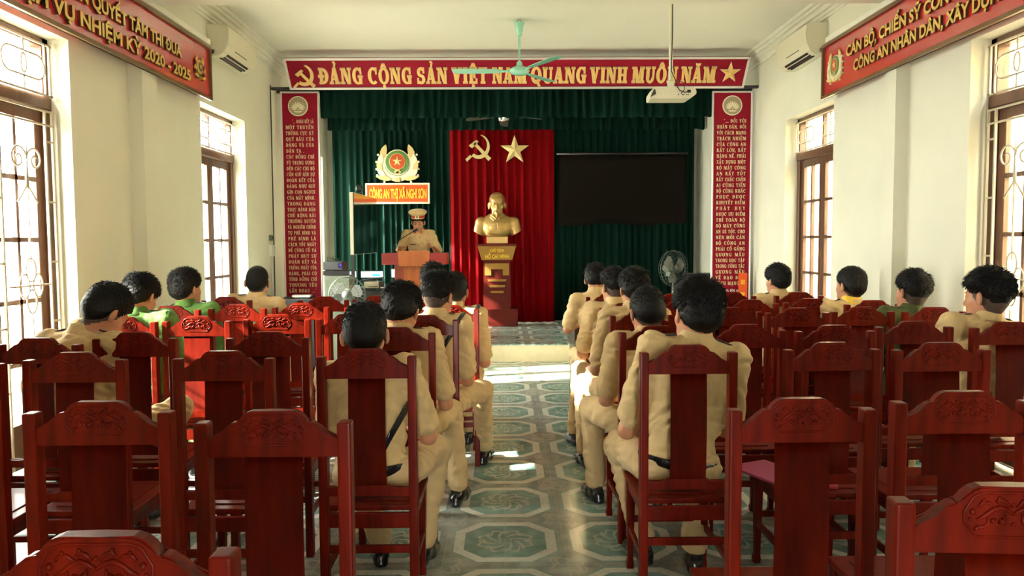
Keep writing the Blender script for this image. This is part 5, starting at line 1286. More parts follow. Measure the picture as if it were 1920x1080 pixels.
def hair(parent, H, HR, sc, seed, vox, style='short', mm=None, n=1250, balding=False):
    P = lambda x, y, z: H + HR @ (np.array([x, y, z]) * sc)
    S = SDF(vox); t = {'fade': 0.024, 'short': 0.013, 'full': 0.023, 'buzz': 0.006, 'wavy': 0.026}[style] if isinstance(style, str) else style
    S.ell(P(0, -0.012, 0.032), (np.array([0.077, 0.095, 0.089]) + np.array([t * 0.75, t * 0.8, t])) * sc, HR, 0.01)
    S.ell(P(0, -0.028, -0.012), (np.array([0.068, 0.070, 0.074]) + t * 0.7) * sc, HR, 0.025)
    t_ = t
    Hn, Rn = H.copy(), HR.copy()
    def local(X, Y, Z):
        dx, dy, dz = (X - Hn[0]) / sc, (Y - Hn[1]) / sc, (Z - Hn[2]) / sc
        return (Rn[0, 0] * dx + Rn[1, 0] * dy + Rn[2, 0] * dz, Rn[0, 1] * dx + Rn[1, 1] * dy + Rn[2, 1] * dz, Rn[0, 2] * dx + Rn[1, 2] * dy + Rn[2, 2] * dz)
    def thin(X, Y, Z):                 # clipped short at the nape and above the ears
        x, y, z = local(X, Y, Z)
        lo_ = -0.098 + 0.070 * np.clip((y + 0.06) / 0.06, 0, 1)
        if style == 'fade': lo_ = -0.045 + 0.045 * np.clip((y + 0.06) / 0.06, 0, 1)
        q = np.clip((z - lo_) / (0.075 if style in ('short', 'buzz', 'fade') else 0.065), 0, 1); q = q * q * (3 - 2 * q)
        return (1 - q) * (t * 0.85 + 0.002) * sc
    S.fn(thin, 'a')
    def cut(X, Y, Z):
        x, y, z = local(X, Y, Z)
        # hairline rises from the nape past the ears up to the forehead
        zl = -0.100 + np.clip((y + 0.055) / 0.06, 0, 1) * 0.095 + np.clip((y - 0.015) / 0.06, 0, 1) * 0.060
        return (zl - z) * sc * 0.6
    S.fn(cut, 'i')
    for s in (-1, 1): S.ell(P(s * 0.092, -0.004, -0.020), np.array([0.026, 0.027, 0.038]) * sc, HR, 0.006, 's')
    amp = {'short': 0.003, 'full': 0.006, 'buzz': 0.001, 'wavy': 0.010}.get(style, 0.005)
    o, pts = S.mesh('hair', mm or M_HAIR, parent, wrinkle=(amp, 120, seed))
    # loose short strands over the cap
    rs = np.random.RandomState(seed); loc = (pts - H) @ HR / sc
    ok = np.where((np.linalg.norm(loc - np.array([0, -0.012, 0.03]), axis=1) > 0.07) & (loc[:, 2] > (0.0 if style == 'fade' else -0.045)))[0]
    L0 = {'fade': 0.028, 'short': 0.016, 'full': 0.028, 'buzz': 0.006, 'wavy': 0.034}.get(style, 0.018)
    if len(ok) and n:
        pick = rs.choice(ok, n); q = loc[pick]; crown = np.array([0.01, -0.06, 0.11])
        nrm = q - np.array([0, -0.012, 0.02]); nrm /= np.linalg.norm(nrm, axis=1)[:, None]
        fl = q - crown; fl -= nrm * (fl * nrm).sum(1)[:, None]; fl /= np.linalg.norm(fl, axis=1)[:, None] + 1e-6
        sw = np.cross(nrm, fl) * rs.uniform(-0.7, 1.0, (n, 1))
        top = np.clip(q[:, 2:3] / 0.1, 0.15, 1)
        d = fl * 0.8 + sw * 0.5 + nrm * (0.25 + 0.5 * rs.rand(n, 1)) * top; d /= np.linalg.norm(d, axis=1)[:, None]
        L = L0 * rs.uniform(0.5, 1.2, (n, 1)) * (0.35 + 0.65 * top)
        side = np.cross(d, nrm); side /= np.linalg.norm(side, axis=1)[:, None] + 1e-6
        w = 0.0022
        b0 = q - nrm * 0.003; tip = q + d * L - nrm * 0.002
        V = np.stack([b0 + side * w, b0 - side * w, b0 + nrm * w * 1.5, tip], 1).reshape(-1, 3)
        V = H + (V * sc) @ HR.T
        me = o.data; n0 = len(me.vertices)
        bm = bmesh.new(); bm.from_mesh(me)
        vs = [bm.verts.new(p) for p in V]
        for i in range(n):
            a, b, c, e = vs[4 * i:4 * i + 4]
            for f in ((a, e, c), (c, e, b), (b, e, a)): bm.faces.new(f).smooth = True
        bm.to_mesh(me); bm.free()
    return o

def person(label, loc, rz, top, lean=6, side=0, hyaw=0, hpit=10, hroll=0, shirt=None, trous=None, knees=None, feet=None, elbows=None, hands=None,
           style='short', strap=0, sc=1.0, vox=0.009, seed=1, standing=False, hsc=1.08, sleeve='short', twist=0, n=1000, group=None, epaul=True, width=1.0, handcurl=0.5, collar=None, hx=0.0):
    """a seated (or standing) man facing local +y; loc is the floor point below his hips; top = height of the crown"""
    shirt = shirt or M_BEIGE; trous = trous or M_TAN
    root = thing('person', label, 'person', loc, rz, group)
    hipz = 0.555 if not standing else 0.93 * sc
    la, sa = R(lean), R(side)
    TR = Rz(R(twist)) @ Ry(sa) @ Rx(-la)               # torso frame
    P0 = np.array([0, 0, hipz])
    TL = 0.455 * sc                                      # pelvis centre to neck base
    # fit the torso length so that the crown reaches its height
    HR = Rz(R(twist + hyaw)) @ Ry(R(side * 0.5 + hroll)) @ Rx(-R(hpit))
    neckv = np.array([hx, 0.0, 0.0]) + (TR @ np.array([0, 0, 0.042])) + HR @ np.array([0, 0.012, 0.070])
    need = top - hipz - neckv[2] - 0.118 * hsc * math.cos(R(hpit) * 0.5)
    TL = max(0.36, min(0.56, need / TR[2, 2]))
    q = TL / 0.455
    T = lambda x, y, z: P0 + TR @ np.array([x * width, y, z * q])
    N = T(0, -0.005, 0.455); H = N + neckv
    sh = [T(s * 0.170, -0.005, 0.405) for s in (-1, 1)]
    elbows = elbows or [(-0.20, 0.07, 0.67), (0.20, 0.07, 0.67)]
    hands = hands or [(-0.12, 0.34, 0.655), (0.12, 0.34, 0.655)]
    knees = knees or [(-0.15, 0.44, 0.515), (0.15, 0.44, 0.515)]
    feet = feet or [(k[0], k[1] - 0.02, 0.09) for k in knees]
    E = [np.array(e, float) for e in elbows]; Wd = [np.array(h, float) for h in hands]; K = [np.array(k, float) for k in knees]; A = [np.array(f, float) for f in feet]
    if standing: hipsx = 0.085
    else: hipsx = 0.095
    HP = [P0 + np.array([s * hipsx, 0.0, -0.01]) for s in (-1, 1)]
    # ---- body
    S = SDF(vox)
    head_prims(S, H, HR, hsc)
    S.cone(T(0, 0.0, 0.42), H + HR @ np.array([0, -0.018, -0.045]) * hsc, 0.060, 0.052, 0.03)
    S.chain([T(0, 0, 0.02), T(0, 0.0, 0.20), T(0, 0, 0.36)], [0.10, 0.095, 0.09], 0.04)
    S.cone(sh[0], sh[1], 0.045, 0.045, 0.04)
    for i, s in enumerate((-1, 1)):
        S.chain([sh[i], E[i], Wd[i]], [0.044, 0.038, 0.026], 0.02)
        fwd = Wd[i] - E[i]; fwd = fwd / np.linalg.norm(fwd); flat = np.array([fwd[0] * 0.6 - s * 0.25, max(0.4, fwd[1]), fwd[2] * 0.3])
        hand_prims(S, Wd[i] + fwd * 0.012, flat, np.array([0, 0, 1.0]), -s * 1.0 if True else 1, 1.0, handcurl)
        S.chain([HP[i], K[i], A[i]], [0.066, 0.046, 0.034], 0.02)
        S.cone(A[i] + np.array([0, -0.02, -0.03]), A[i] + np.array([0, 0.10, -0.055]), 0.03, 0.022, 0.02)
    bo, bp_ = S.mesh('body', M_SKIN, root)
    if style in ('short', 'buzz', 'fade'):
        bo.data.materials.append(M_STUBBLE)
        nf = len(bo.data.polygons); cc = np.empty(nf * 3, np.float32); bo.data.polygons.foreach_get('center', cc)
        lc_ = (cc.reshape(-1, 3) - H) @ HR / hsc
        y_, z_ = lc_[:, 1], lc_[:, 2]
        zl_ = -0.098 + np.clip((y_ + 0.055) / 0.06, 0, 1) * 0.080 + np.clip((y_ - 0.02) / 0.035, 0, 1) * 0.075
        mi_ = ((z_ > zl_) & (np.abs(lc_[:, 0]) < 0.084) & (z_ < 0.13) & (y_ < 0.07) & (y_ > -0.16)).astype(np.int32)
        bo.data.polygons.foreach_set('material_index', mi_)
    # ---- shirt
    def torso(S, e=0.0):
        S.ell(T(0, 0.0, 0.03), (np.array([0.150 * width, 0.112, 0.10]) + e), TR, 0.04)
        S.ell(T(0, -0.005, 0.16), (np.array([0.148 * width, 0.108, 0.14]) + e), TR, 0.05)
        S.ell(T(0, 0.0, 0.29), (np.array([0.162 * width, 0.112, 0.15]) + e), TR, 0.05)
        S.cone(sh[0], sh[1], 0.058 + e, 0.058 + e, 0.04)
        S.ell(T(0, -0.015, 0.385), np.array([0.11, 0.075, 0.06]) + e, TR, 0.05)
        S.cone(T(0, 0, 0.40), T(0, 0.004, 0.452), 0.078 + e, 0.066 + e, 0.03)
    S = SDF(vox); torso(S)
    for i in range(2):
        lim = 0.80 if sleeve == 'short' else 1.0
        end = sh[i] + (E[i] - sh[i]) * lim
        S.cone(sh[i], end, 0.058, 0.062, 0.028)
        if sleeve == 'long': S.chain([E[i], Wd[i]], [0.056, 0.040], 0.02)
    up = TR @ np.array([0, 0, 1.0])
    P_ = P0.copy()
    def hem(X, Y, Z): return -((X - P_[0]) * up[0] + (Y - P_[1]) * up[1] + (Z - P_[2]) * up[2] + 0.0)
    S.fn(hem, 'i')
    S.mesh('shirt', shirt, root, wrinkle=(0.014, 30, seed))
    # collar: a folded band round the neck
    C0 = T(0, 0.0, 0.452); cu = (H - C0); cu = cu / np.linalg.norm(cu)
    S = SDF(min(vox, 0.006)); S.cone(C0 - up * 0.020, C0 + up * 0.045, 0.080, 0.064, 0.0)
    S.fn(lambda X, Y, Z, C0=C0, up=up: np.abs((X - C0[0]) * up[0] + (Y - C0[1]) * up[1] + (Z - C0[2]) * up[2] - 0.013) - 0.030, 'i')
    S.fn(lambda X, Y, Z, C0=C0: np.sqrt((X - C0[0]) ** 2 + (Y - C0[1]) ** 2) - 0.054, 's')
    S.mesh('collar', collar or shirt, root)
    # belt and trousers
    S = SDF(vox); torso(S, 0.014)
    B0 = T(0, 0, 0.012)
    S.fn(lambda X, Y, Z, B0=B0: np.abs((X - B0[0]) * up[0] + (Y - B0[1]) * up[1] + (Z - B0[2]) * up[2]) - 0.027, 'i')
    S.mesh('belt', M_BLACK, root)
    if strap:
        S = SDF(min(vox, 0.007)); torso(S, 0.017)
        c1, c2 = (T(0.155, 0, 0.24), T(-0.02, 0, 0.0)) if strap == 2 else (T(strap * 0.14, 0, 0.40), T(-strap * 0.10, 0, 0.0)); dd = c2 - c1; dd /= np.linalg.norm(dd); nn = np.cross(dd, TR @ np.array([0, 1.0, 0])); nn /= np.linalg.norm(nn)
        S.fn(lambda X, Y, Z: np.abs((X - c1[0]) * nn[0] + (Y - c1[1]) * nn[1] + (Z - c1[2]) * nn[2]) - 0.013, 'i')
        S.fn(lambda X, Y, Z: -((X - B0[0]) * up[0] + (Y - B0[1]) * up[1] + (Z - B0[2]) * up[2]), 'i')
        if strap == 2: S.fn(lambda X, Y, Z: (X - c1[0]) * up[0] + (Y - c1[1]) * up[1] + (Z - c1[2]) * up[2] - 0.06, 'i')
        S.mesh('shoulder_strap', M_BLACK, root)
    S = SDF(vox)
    S.ell(P0 + np.array([0, 0.0, -0.005]), (0.162 * width, 0.118, 0.088), None, 0.03)
    for i in range(2):
        S.chain([HP[i], K[i]], [0.088, 0.066], 0.035)
        S.chain([K[i], A[i] + np.array([0, 0, 0.035])], [0.066, 0.058], 0.03)
    S.fn(lambda X, Y, Z: (-(Z - 0.085) if True else 0) + 0 * X + 0 * Y, 'i')
    S.mesh('trousers', trous, root, wrinkle=(0.012, 28, seed + 5))
    for i, s in enumerate((-1, 1)):
        a = A[i]; fl = np.array([a[0], a[1], 0.0])
        S = SDF(min(vox, 0.007)); out = s * 0.25
        f = np.array([math.sin(out), math.cos(out), 0]); lt = np.array([f[1], -f[0], 0])
        S.cone(fl - f * 0.045 + [0, 0, 0.040], fl + f * 0.06 + [0, 0, 0.038], 0.037, 0.040, 0.02)
        S.cone(fl + f * 0.06 + [0, 0, 0.036], fl + f * 0.155 + [0, 0, 0.026], 0.041, 0.030, 0.02)
        S.cone(fl - f * 0.02 + [0, 0, 0.05], fl + f * 0.01 + [0, 0, 0.088], 0.040, 0.041, 0.02)
        S.cone(fl - f * 0.055 + [0, 0, 0.012], fl - f * 0.03 + [0, 0, 0.012], 0.032, 0.034, 0.01)
        S.cone(fl + f * 0.06 + [0, 0, 0.012], fl + f * 0.155 + [0, 0, 0.012], 0.043, 0.032, 0.01)
        S.fn(lambda X, Y, Z: -(Z - 0.003) + 0 * X + 0 * Y, 'i')
        S.fn(lambda X, Y, Z: (Z - 0.098) + 0 * X + 0 * Y, 'i')
        S.mesh('shoe', M_BLACK, root)
        mb = MB(); mb.tube([a + np.array([0, 0, -0.02]), a + np.array([0, 0, 0.06])], 0.044, 12); mb.build('sock', M_SOCK, root)
    if epaul:
        for i, s in enumerate((-1, 1)):
            mb = MB(); p0 = T(s * 0.085, 0, 0.455); p1 = T(s * 0.205, 0, 0.430)
            mid = (p0 + p1) / 2; dx = p1 - p0; L = np.linalg.norm(dx); dx /= L; dy = TR @ np.array([0, 1.0, 0]); dz = np.cross(dx, dy) * s * (1 if s > 0 else 1)
            Rm = Matrix(((dx[0], dy[0], 0), (dx[1], dy[1], 0), (dx[2], dy[2], 0)));
            zc = np.cross(dx, dy); Rm = Matrix([[dx[j], dy[j], zc[j]] for j in range(3)])
            mb.box(mid + up * 0.008, (L, 0.045, 0.008), Rm, bev=0.003)
            if epaul == 'red':
                mb.box(mid + up * 0.013, (L * 0.94, 0.007, 0.004), Rm, mi=1)
            mb.build('epaulette', [M_CAPRED if epaul == 'red' else M_DARKTABLE, M_YELLOW], root)
    if style:
        hair(root, H, HR, hsc, seed, min(vox, 0.0065), style, None, n)
    return root, dict(H=H, HR=HR, T=T, TR=TR, up=up, hsc=hsc)

def seated(label, chair, dx, head_px, head_top, yoff=0.21, **kw):
    """sits on a chair; the head is fitted to its place beside the chair back by a small side lean"""
    cx, cy, cz = CH[chair]
    y = cy + yoff; x = cx + dx
    hd = y + kw.pop('hfwd', 0.05)
    p = at(head_px, head_top, hd)
    off = p.x - x; h = 0.70
    kw.setdefault('side', math.degrees(math.atan2(off, h)))
    lk = kw.pop('side_k', 1.0); kw['side'] *= lk
    # knees and feet are given in room coordinates relative to the hips
    return person(label, (x, y, 0), kw.pop('rz', 0.0), p.z, **kw)

# ---- left block
_, q = seated('officer in beige seen from behind on nearest left chair, black strap across back', 685, 0.0, 680, 573, lean=2, hpit=14, hyaw=2, style='short', strap=2, vox=0.008, seed=11, n=3750,
       knees=[(-0.19, 0.42, 0.52), (0.22, 0.42, 0.53)], feet=[(-0.05, 0.36, 0.09), (0.16, 0.34, 0.09)], elbows=[(-0.20, 0.05, 0.69), (0.215, 0.10, 0.68)], width=0.97)
seated('officer with thick tousled hair on second left chair, head bowed to left', 741, 0.0, 740, 540, lean=8, hpit=30, hyaw=-8, hroll=4, style='full', strap=0, vox=0.0085, seed=12, n=3750, hsc=1.12, twist=-6, hfwd=0.10,
       knees=[(-0.12, 0.46, 0.53), (0.23, 0.40, 0.55)], feet=[(-0.10, 0.40, 0.09), (0.27, 0.40, 0.09)], elbows=[(-0.20, 0.06, 0.68), (0.225, 0.10, 0.66)], width=1.05)
seated('officer with faded haircut and shoulder strap on third left aisle chair', 796, 0.02, 817, 517, lean=4, hpit=16, hyaw=-22, style='fade', strap=1, vox=0.0085, seed=13, n=2250, twist=-5,
       knees=[(-0.12, 0.46, 0.53), (0.30, 0.34, 0.56)], feet=[(-0.1, 0.42, 0.09), (0.30, 0.60, 0.09)], elbows=[(-0.20, 0.06, 0.68), (0.215, 0.05, 0.68)])
seated('officer partly hidden behind the one with faded haircut, dark strap on shoulder', 843, 0.02, 850, 514, lean=5, hpit=16, hyaw=-10, style='short', strap=1, vox=0.010, seed=14, n=1250,
       knees=[(-0.16, 0.46, 0.53), (0.12, 0.42, 0.54)], feet=[(-0.12, 0.42, 0.09), (0.08, 0.45, 0.09)], elbows=[(-0.20, 0.06, 0.68), (0.21, 0.05, 0.68)])
seated('wavy-haired officer of the front left row, only head above others', 803, 0.0, 812, 498, lean=4, hpit=6, style='wavy', vox=0.011, seed=15, n=1250)
seated('officer with close-cropped hair seated by the second left window', 425, 0.13, 485, 500, lean=2, hpit=4, style='buzz', vox=0.010, seed=16, n=750, width=1.05)
seated('man in green uniform looking right, farther of the two in green', 320, 0.06, 347, 508, lean=3, hpit=0, hyaw=-28, style='full', shirt=M_GREENU, trous=M_OLIVE, vox=0.010, seed=17, n=1750, hsc=1.06)
seated('man in bright green uniform with bowed head, nearer of the two in green', 228, 0.02, 245, 515, lean=8, hpit=30, hyaw=-14, style='full', shirt=M_GREENU, trous=M_OLIVE, vox=0.009, seed=18, n=3000, hsc=1.08, width=1.08)
seated('officer in beige bowing beside the nearest left window', 66, 0.04, 158, 536, lean=10, hpit=36, hyaw=-28, hroll=6, style='short', vox=0.0085, seed=19, n=3000, hsc=1.12, twist=-8, side_k=0.6, hx=0.06,
       knees=[(-0.15, 0.44, 0.52), (0.36, 0.36, 0.66)], feet=[(-0.12, 0.40, 0.09), (0.10, 0.50, 0.30)], hfwd=0.14, width=1.05)
# ---- right block
seated('broad-shouldered officer in beige on nearest right chair, thick black hair', 1293, 0.0, 1311, 524, lean=1, hpit=4, hyaw=14, style='full', vox=0.008, seed=21, n=4000, hsc=1.12, width=1.10,
       knees=[(-0.20, 0.38, 0.54), (0.20, 0.42, 0.52)], feet=[(-0.10, 0.30, 0.09), (0.13, 0.20, 0.09)], elbows=[(-0.21, 0.08, 0.69), (0.235, 0.04, 0.70)])
seated('officer with round short-haired head on second right chair', 1236, 0.0, 1220, 545, lean=8, hpit=18, hyaw=10, style='short', vox=0.0085, seed=22, n=3000, hsc=1.06, width=1.05,
       knees=[(-0.27, 0.38, 0.57), (0.14, 0.44, 0.52)], feet=[(-0.24, 0.46, 0.09), (0.12, 0.40, 0.09)], elbows=[(-0.225, 0.10, 0.68), (0.22, 0.06, 0.68)])
seated('officer with full dark hair on third right chair, bare forearm on thigh', 1205, -0.02, 1193, 503, lean=6, hpit=12, hyaw=10, style='full', vox=0.009, seed=23, n=2000, hsc=1.04,
       knees=[(-0.28, 0.38, 0.55), (0.14, 0.44, 0.52)], feet=[(-0.28, 0.30, 0.09), (0.12, 0.40, 0.09)], elbows=[(-0.23, 0.08, 0.70), (0.22, 0.06, 0.68)], hands=[(-0.24, 0.32, 0.665), (0.12, 0.34, 0.655)])
seated('officer with faded sides on fourth right chair looking left', 1177, -0.06, 1155, 507, lean=6, hpit=10, hyaw=22, style='fade', vox=0.010, seed=24, n=1250, hsc=1.02,
       knees=[(-0.20, 0.40, 0.55), (0.14, 0.44, 0.52)], feet=[(-0.26, 0.30, 0.09), (0.12, 0.40, 0.09)], elbows=[(-0.22, 0.10, 0.72), (0.22, 0.06, 0.68)], hands=[(-0.20, 0.34, 0.665), (0.12, 0.34, 0.655)])
seated('front right officer bent over the dark desk, elbow out', 1145, -0.06, 1115, 497, lean=12, hpit=26, hyaw=-10, style='full', vox=0.009, seed=25, n=1500, hsc=1.02, hfwd=0.16,
       elbows=[(-0.26, 0.16, 0.78), (0.25, 0.16, 0.76)], hands=[(-0.12, 0.44, 0.80), (0.12, 0.44, 0.80)])
seated('officer with thick black hair turned left before the right text panel', 1498, -0.08, 1458, 499, lean=3, hpit=4, hyaw=26, style='full', vox=0.010, seed=26, n=1250, hsc=1.02)
seated('officer with thinning hair turned left beside the closed right door', 1638, -0.10, 1597, 503, lean=3, hpit=2, hyaw=24, style='short', vox=0.010, seed=27, n=1250, hsc=1.08, collar=M_YELLOW)
seated('man in olive green with faded hair by the right wall', 1754, -0.08, 1713, 512, lean=3, hpit=0, hyaw=16, style='fade', shirt=M_OLIVE, trous=M_OLIVE, vox=0.0095, seed=28, n=1750, hsc=1.06)
seated('heavy-haired officer in beige beside the nearest right window', 1897, -0.06, 1856, 510, lean=3, hpit=2, hyaw=30, style='fade', vox=0.0085, seed=29, n=3000, hsc=1.14, width=1.12)

# ---- the officer reading at the lectern, facing the audience
cp = at(781, 387, LY + 0.62)
LT = STZ + at(777, 471, LY).z - STZ
rt_, q = person('officer in peaked cap standing at the lectern and reading', (cp.x + 0.03, LY + 0.66, STZ), R(180), cp.z - STZ - 0.03, lean=9, hpit=20, hyaw=0, hroll=0, standing=True, sc=1.0, vox=0.008, seed=31, style='short', n=750,
       knees=[(-0.10, 0.03, 0.50), (0.10, 0.03, 0.50)], feet=[(-0.12, 0.0, 0.09), (0.12, 0.0, 0.09)],
       elbows=[(-0.30, 0.16, 1.14), (0.29, 0.10, 1.12)], hands=[(-0.24, 0.36, LT - STZ + 0.045), (0.24, 0.32, LT - STZ + 0.045)], epaul='red', handcurl=0.2, hsc=1.02, width=1.0)
H, HR, hsc = q['H'], q['HR'], q['hsc']
hp = lambda x, y, z: H + HR @ (np.array([x, y, z]) * hsc)
def to_mb(S, name, m, parent): return S.mesh(name, m, parent)
hm = Matrix([[HR[i, 0], HR[i, 1], HR[i, 2], H[i]] for i in range(3)] + [[0, 0, 0, 1]]) @ Matrix.Translation((0, 0, 0.016)) @ Matrix.Rotation(R(6), 4, 'X')
def cap_ring(mb, secs, mi, seg=36):
    rings = []
    for (rx, ry, z, yo) in secs: rings.append([mb.bm.verts.new(hm @ Vector((rx * math.cos(2 * math.pi * k / seg), yo + ry * math.sin(2 * math.pi * k / seg), z))) for k in range(seg)])
    for A_, B_ in zip(rings, rings[1:]):
        for k in range(seg):
            f = mb.bm.faces.new((A_[k], A_[(k + 1) % seg], B_[(k + 1) % seg], B_[k])); f.smooth = True; f.material_index = mi
    for r_ in (rings[0], rings[-1]): mb.bm.faces.new(r_).material_index = mi
mb = MB(); cap_ring(mb, [(0.098, 0.116, 0.095, 0.0), (0.128, 0.140, 0.125, 0.008), (0.132, 0.146, 0.140, 0.012), (0.115, 0.128, 0.158, 0.014), (0.06, 0.07, 0.168, 0.010)], 0); cap = mb.build('peaked_cap', M_BEIGE, rt_)
mb = MB(); cap_ring(mb, [(0.095, 0.112, 0.052, 0.0), (0.099, 0.117, 0.098, 0.0)], 0); mb.build('band', M_CAPRED, cap)
mb = MB()
for k in range(12):
    a0, a1 = R(18 + 12 * k), R(30 + 12 * k)
    pi = lambda a: Vector((0.094 * math.cos(a), 0.111 * math.sin(a), 0.056)); po = lambda a: Vector((0.102 * math.cos(a), 0.111 * math.sin(a) + 0.040 * max(0, math.sin(a)) ** 1.5, 0.056 - 0.016 * max(0, math.sin(a))))
    for th in (0.0,):
        q4 = [pi(a0), pi(a1), po(a1), po(a0)]
        tp = [mb.bm.verts.new(hm @ p) for p in q4]; bt = [mb.bm.verts.new(hm @ (p - Vector((0, 0, 0.004)))) for p in q4]
        for f in (tp, bt[::-1]): mb.bm.faces.new(f)
        for j in range(4): mb.bm.faces.new((tp[j], bt[j], bt[(j + 1) % 4], tp[(j + 1) % 4]))
mb.build('visor', M_BLACK, cap)
mb = MB(); mb.tube([hm @ Vector((0.097 * math.cos(R(20 + 14 * k)), 0.115 * math.sin(R(20 + 14 * k)), 0.060)) for k in range(11)], 0.005, 6); mb.build('cord', M_EMBGOLD, cap)
mb = MB(); emblem(mb, 0, 0, 0.062, 0, 0.008, hm @ Matrix.Translation((0, 0.122, 0.085)) @ Matrix.Rotation(R(180), 4, 'Z')); mb.build('badge', EMB, cap)
for s_ in (-1, 1):
    mb = MB(); mb.tube([hp(s_ * 0.013, 0.094, 0.024), hp(s_ * 0.030, 0.093, 0.028), hp(s_ * 0.047, 0.083, 0.022)], [0.0025, 0.004, 0.002], 6); mb.build('eyebrow', M_HAIR, rt_)
    mb = MB(); mb.tube([hp(s_ * 0.018, 0.087, 0.001), hp(s_ * 0.031, 0.0885, 0.003), hp(s_ * 0.044, 0.083, 0.000)], [0.0015, 0.0032, 0.0015], 6); mb.build('eye', M_BLACK, rt_)
mb = MB(); mb.tube([hp(-0.022, 0.087, -0.067), hp(0, 0.0925, -0.066), hp(0.022, 0.087, -0.067)], [0.002, 0.0045, 0.002], 6); mb.build('mouth', mat('lips', (0.30, 0.08, 0.06, 1), 0.5), rt_)
T_ = q['T']
mb = MB(); p = T_(0.075, 0.125, 0.30); mb.box(p, (0.075, 0.006, 0.016), bev=0.002); mb.build('name_badge', M_BRASSDARK, rt_)
for s in (-1, 1):
    mb = MB(); p = T_(s * 0.075, 0.118, 0.235); mb.box(p, (0.10, 0.010, 0.018), bev=0.003); mb.box(p + np.array([0, 0, -0.055]), (0.095, 0.008, 0.09), bev=0.004); mb.build('shirt_pocket', M_BEIGE, rt_)
mb = MB(); p = T_(-0.232, 0.0, 0.30); mb.lathe([(0.001, -0.004), (0.030, -0.002), (0.030, 0.004)], p, seg=16, axis='X'); mb.build('sleeve_badge', M_DARKMETAL, rt_)
for s in (-1, 1):
    mb = MB(); p = T_(s * 0.045, 0.085, 0.435); mb.box(p, (0.03, 0.008, 0.028), Rm_ if False else None, bev=0.003); mb.build('collar_tab', M_CAPRED, rt_)

# ------------------------------------------------------------------ gold bust
bc = at(932.5, 455, BY - 0.1)
bust = thing('gold_bust', 'gold bust of a man with goatee and buttoned jacket on plinth', 'bust', (bc.x, BY, PLTOP), R(180))
bh_ = at(932, 361, BY).z - PLTOP
S = SDF(0.006); k_ = bh_ / 0.79
hs = 1.50 * k_; H = np.array([0, 0.03, 0.79 * k_ - 0.125 * hs]); HR = Rx(-R(2))
head_prims(S, H, HR, hs * 0.98, ears=1.08)
Pq = lambda x, y, z: H + HR @ (np.array([x, y, z]) * hs)
S.ell(Pq(0, -0.020, 0.040), np.array([0.084, 0.093, 0.088]) * hs, HR, 0.004)               # hair mass
S.ell(Pq(0, 0.085, 0.048), np.array([0.052, 0.034, 0.046]) * hs, HR, 0.006, 's')           # hairline round the brow
S.ell(Pq(0, 0.044, 0.040), np.array([0.060, 0.042, 0.046]) * hs, HR, 0.006)                # forehead
S.cone(Pq(0, 0.078, -0.088), Pq(0, 0.080, -0.120), 0.018 * hs, 0.009 * hs, 0.012)          # goatee
for s in (-1, 1):
    S.cone(Pq(s * 0.004, 0.090, -0.054), Pq(s * 0.028, 0.078, -0.064), 0.006 * hs, 0.004 * hs, 0.005)
S.cone((0, 0.0, 0.40 * k_), Pq(0, -0.015, -0.05), 0.085 * k_, 0.068 * k_, 0.03)
S.ell((0, 0.0, 0.25 * k_), (0.235 * k_, 0.145 * k_, 0.20 * k_), None, 0.05)
S.cone((-0.235 * k_, -0.01, 0.335 * k_), (0.235 * k_, -0.01, 0.335 * k_), 0.075 * k_, 0.075 * k_, 0.06)
S.cone((-0.10 * k_, -0.02, 0.40 * k_), (0.10 * k_, -0.02, 0.40 * k_), 0.055 * k_, 0.055 * k_, 0.06)
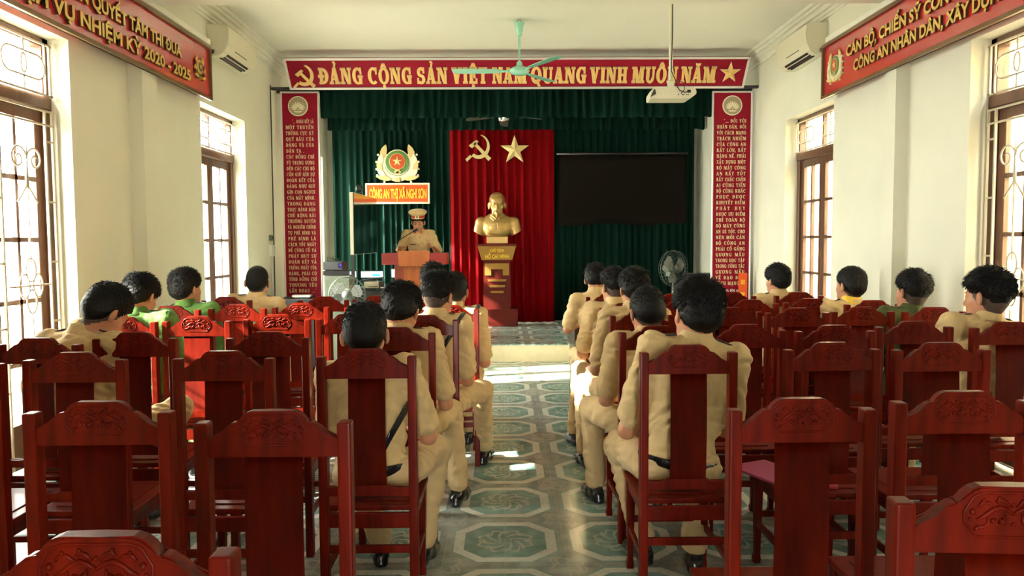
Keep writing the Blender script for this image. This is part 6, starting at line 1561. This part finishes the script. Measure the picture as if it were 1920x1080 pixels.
for s in (-1, 1):
    S.cone((s * 0.265 * k_, -0.01, 0.335 * k_), (s * 0.30 * k_, -0.01, 0.13 * k_), 0.078 * k_, 0.085 * k_, 0.03)
    S.cone((s * 0.022, 0.128, 0.385 * k_), (s * 0.082, 0.075, 0.445 * k_), 0.012, 0.020, 0.006)
    S.cone((s * 0.082, 0.075, 0.445 * k_), (s * 0.075, -0.06, 0.455 * k_), 0.020, 0.020, 0.006)
    S.cone((s * 0.050, 0.128, 0.360 * k_), (s * 0.100, 0.085, 0.410 * k_), 0.008, 0.010, 0.008)
    S.cone((s * 0.195 * k_, 0.12, 0.40 * k_), (s * 0.21 * k_, 0.14, 0.10 * k_), 0.010, 0.012, 0.012, 's')
    for a, b in (((0.05, 0.235), (0.175, 0.235)), ((0.05, 0.165), (0.175, 0.165)), ((0.05, 0.235), (0.05, 0.165)), ((0.175, 0.235), (0.175, 0.165))):
        yy = lambda x: 0.150 * k_ * math.sqrt(max(0, 1 - (x / (0.26 * k_)) ** 2)) + 0.014
        S.cone((s * a[0], yy(a[0]), a[1] * k_), (s * b[0], yy(b[0]), b[1] * k_), 0.011, 0.011, 0.002, 's')
S.cone((0.006, 0.132, 0.39 * k_), (0.006, 0.160, 0.06), 0.006, 0.006, 0.002, 's')
S.fn(lambda X, Y, Z: (0.075 * k_ + 0.9 * X * X - Z) + 0 * Y, 'i')
S.mesh('figure', M_GOLD, bust, wrinkle=(0.0022, 30, 4))
mb = MB(); mb.box((0, -0.01, 0.055), (0.33, 0.24, 0.11), bev=0.01); mb.build('base_block', M_GOLD, bust)

# ------------------------------------------------------------------ small things lying about
cx, cy, _ = CH[1402]
mb = MB(); mb.box((0, 0, 0.006), (0.22, 0.31, 0.012), Matrix.Rotation(R(25), 3, 'Z'), bev=0.002)
o = mb.build('folder', M_PINK); pf = CH[1564]; o.location = (at(1432, 905, 3.5).x + 0.03, 3.50, 0.462); tag(o, 'pink folder lying on the seat beyond the second-row chair, right block', 'folder')
mb = MB(); mb.box((0, 0, 0.006), (0.21, 0.30, 0.012), Matrix.Rotation(R(-20), 3, 'Z'), bev=0.002)
o = mb.build('folder', M_CRIMSON); o.location = (CH[1564][0] + 0.02, CH[1564][1] + 0.26, 0.462); tag(o, 'crimson folder lying on empty chair seat, seen past carved back', 'folder')
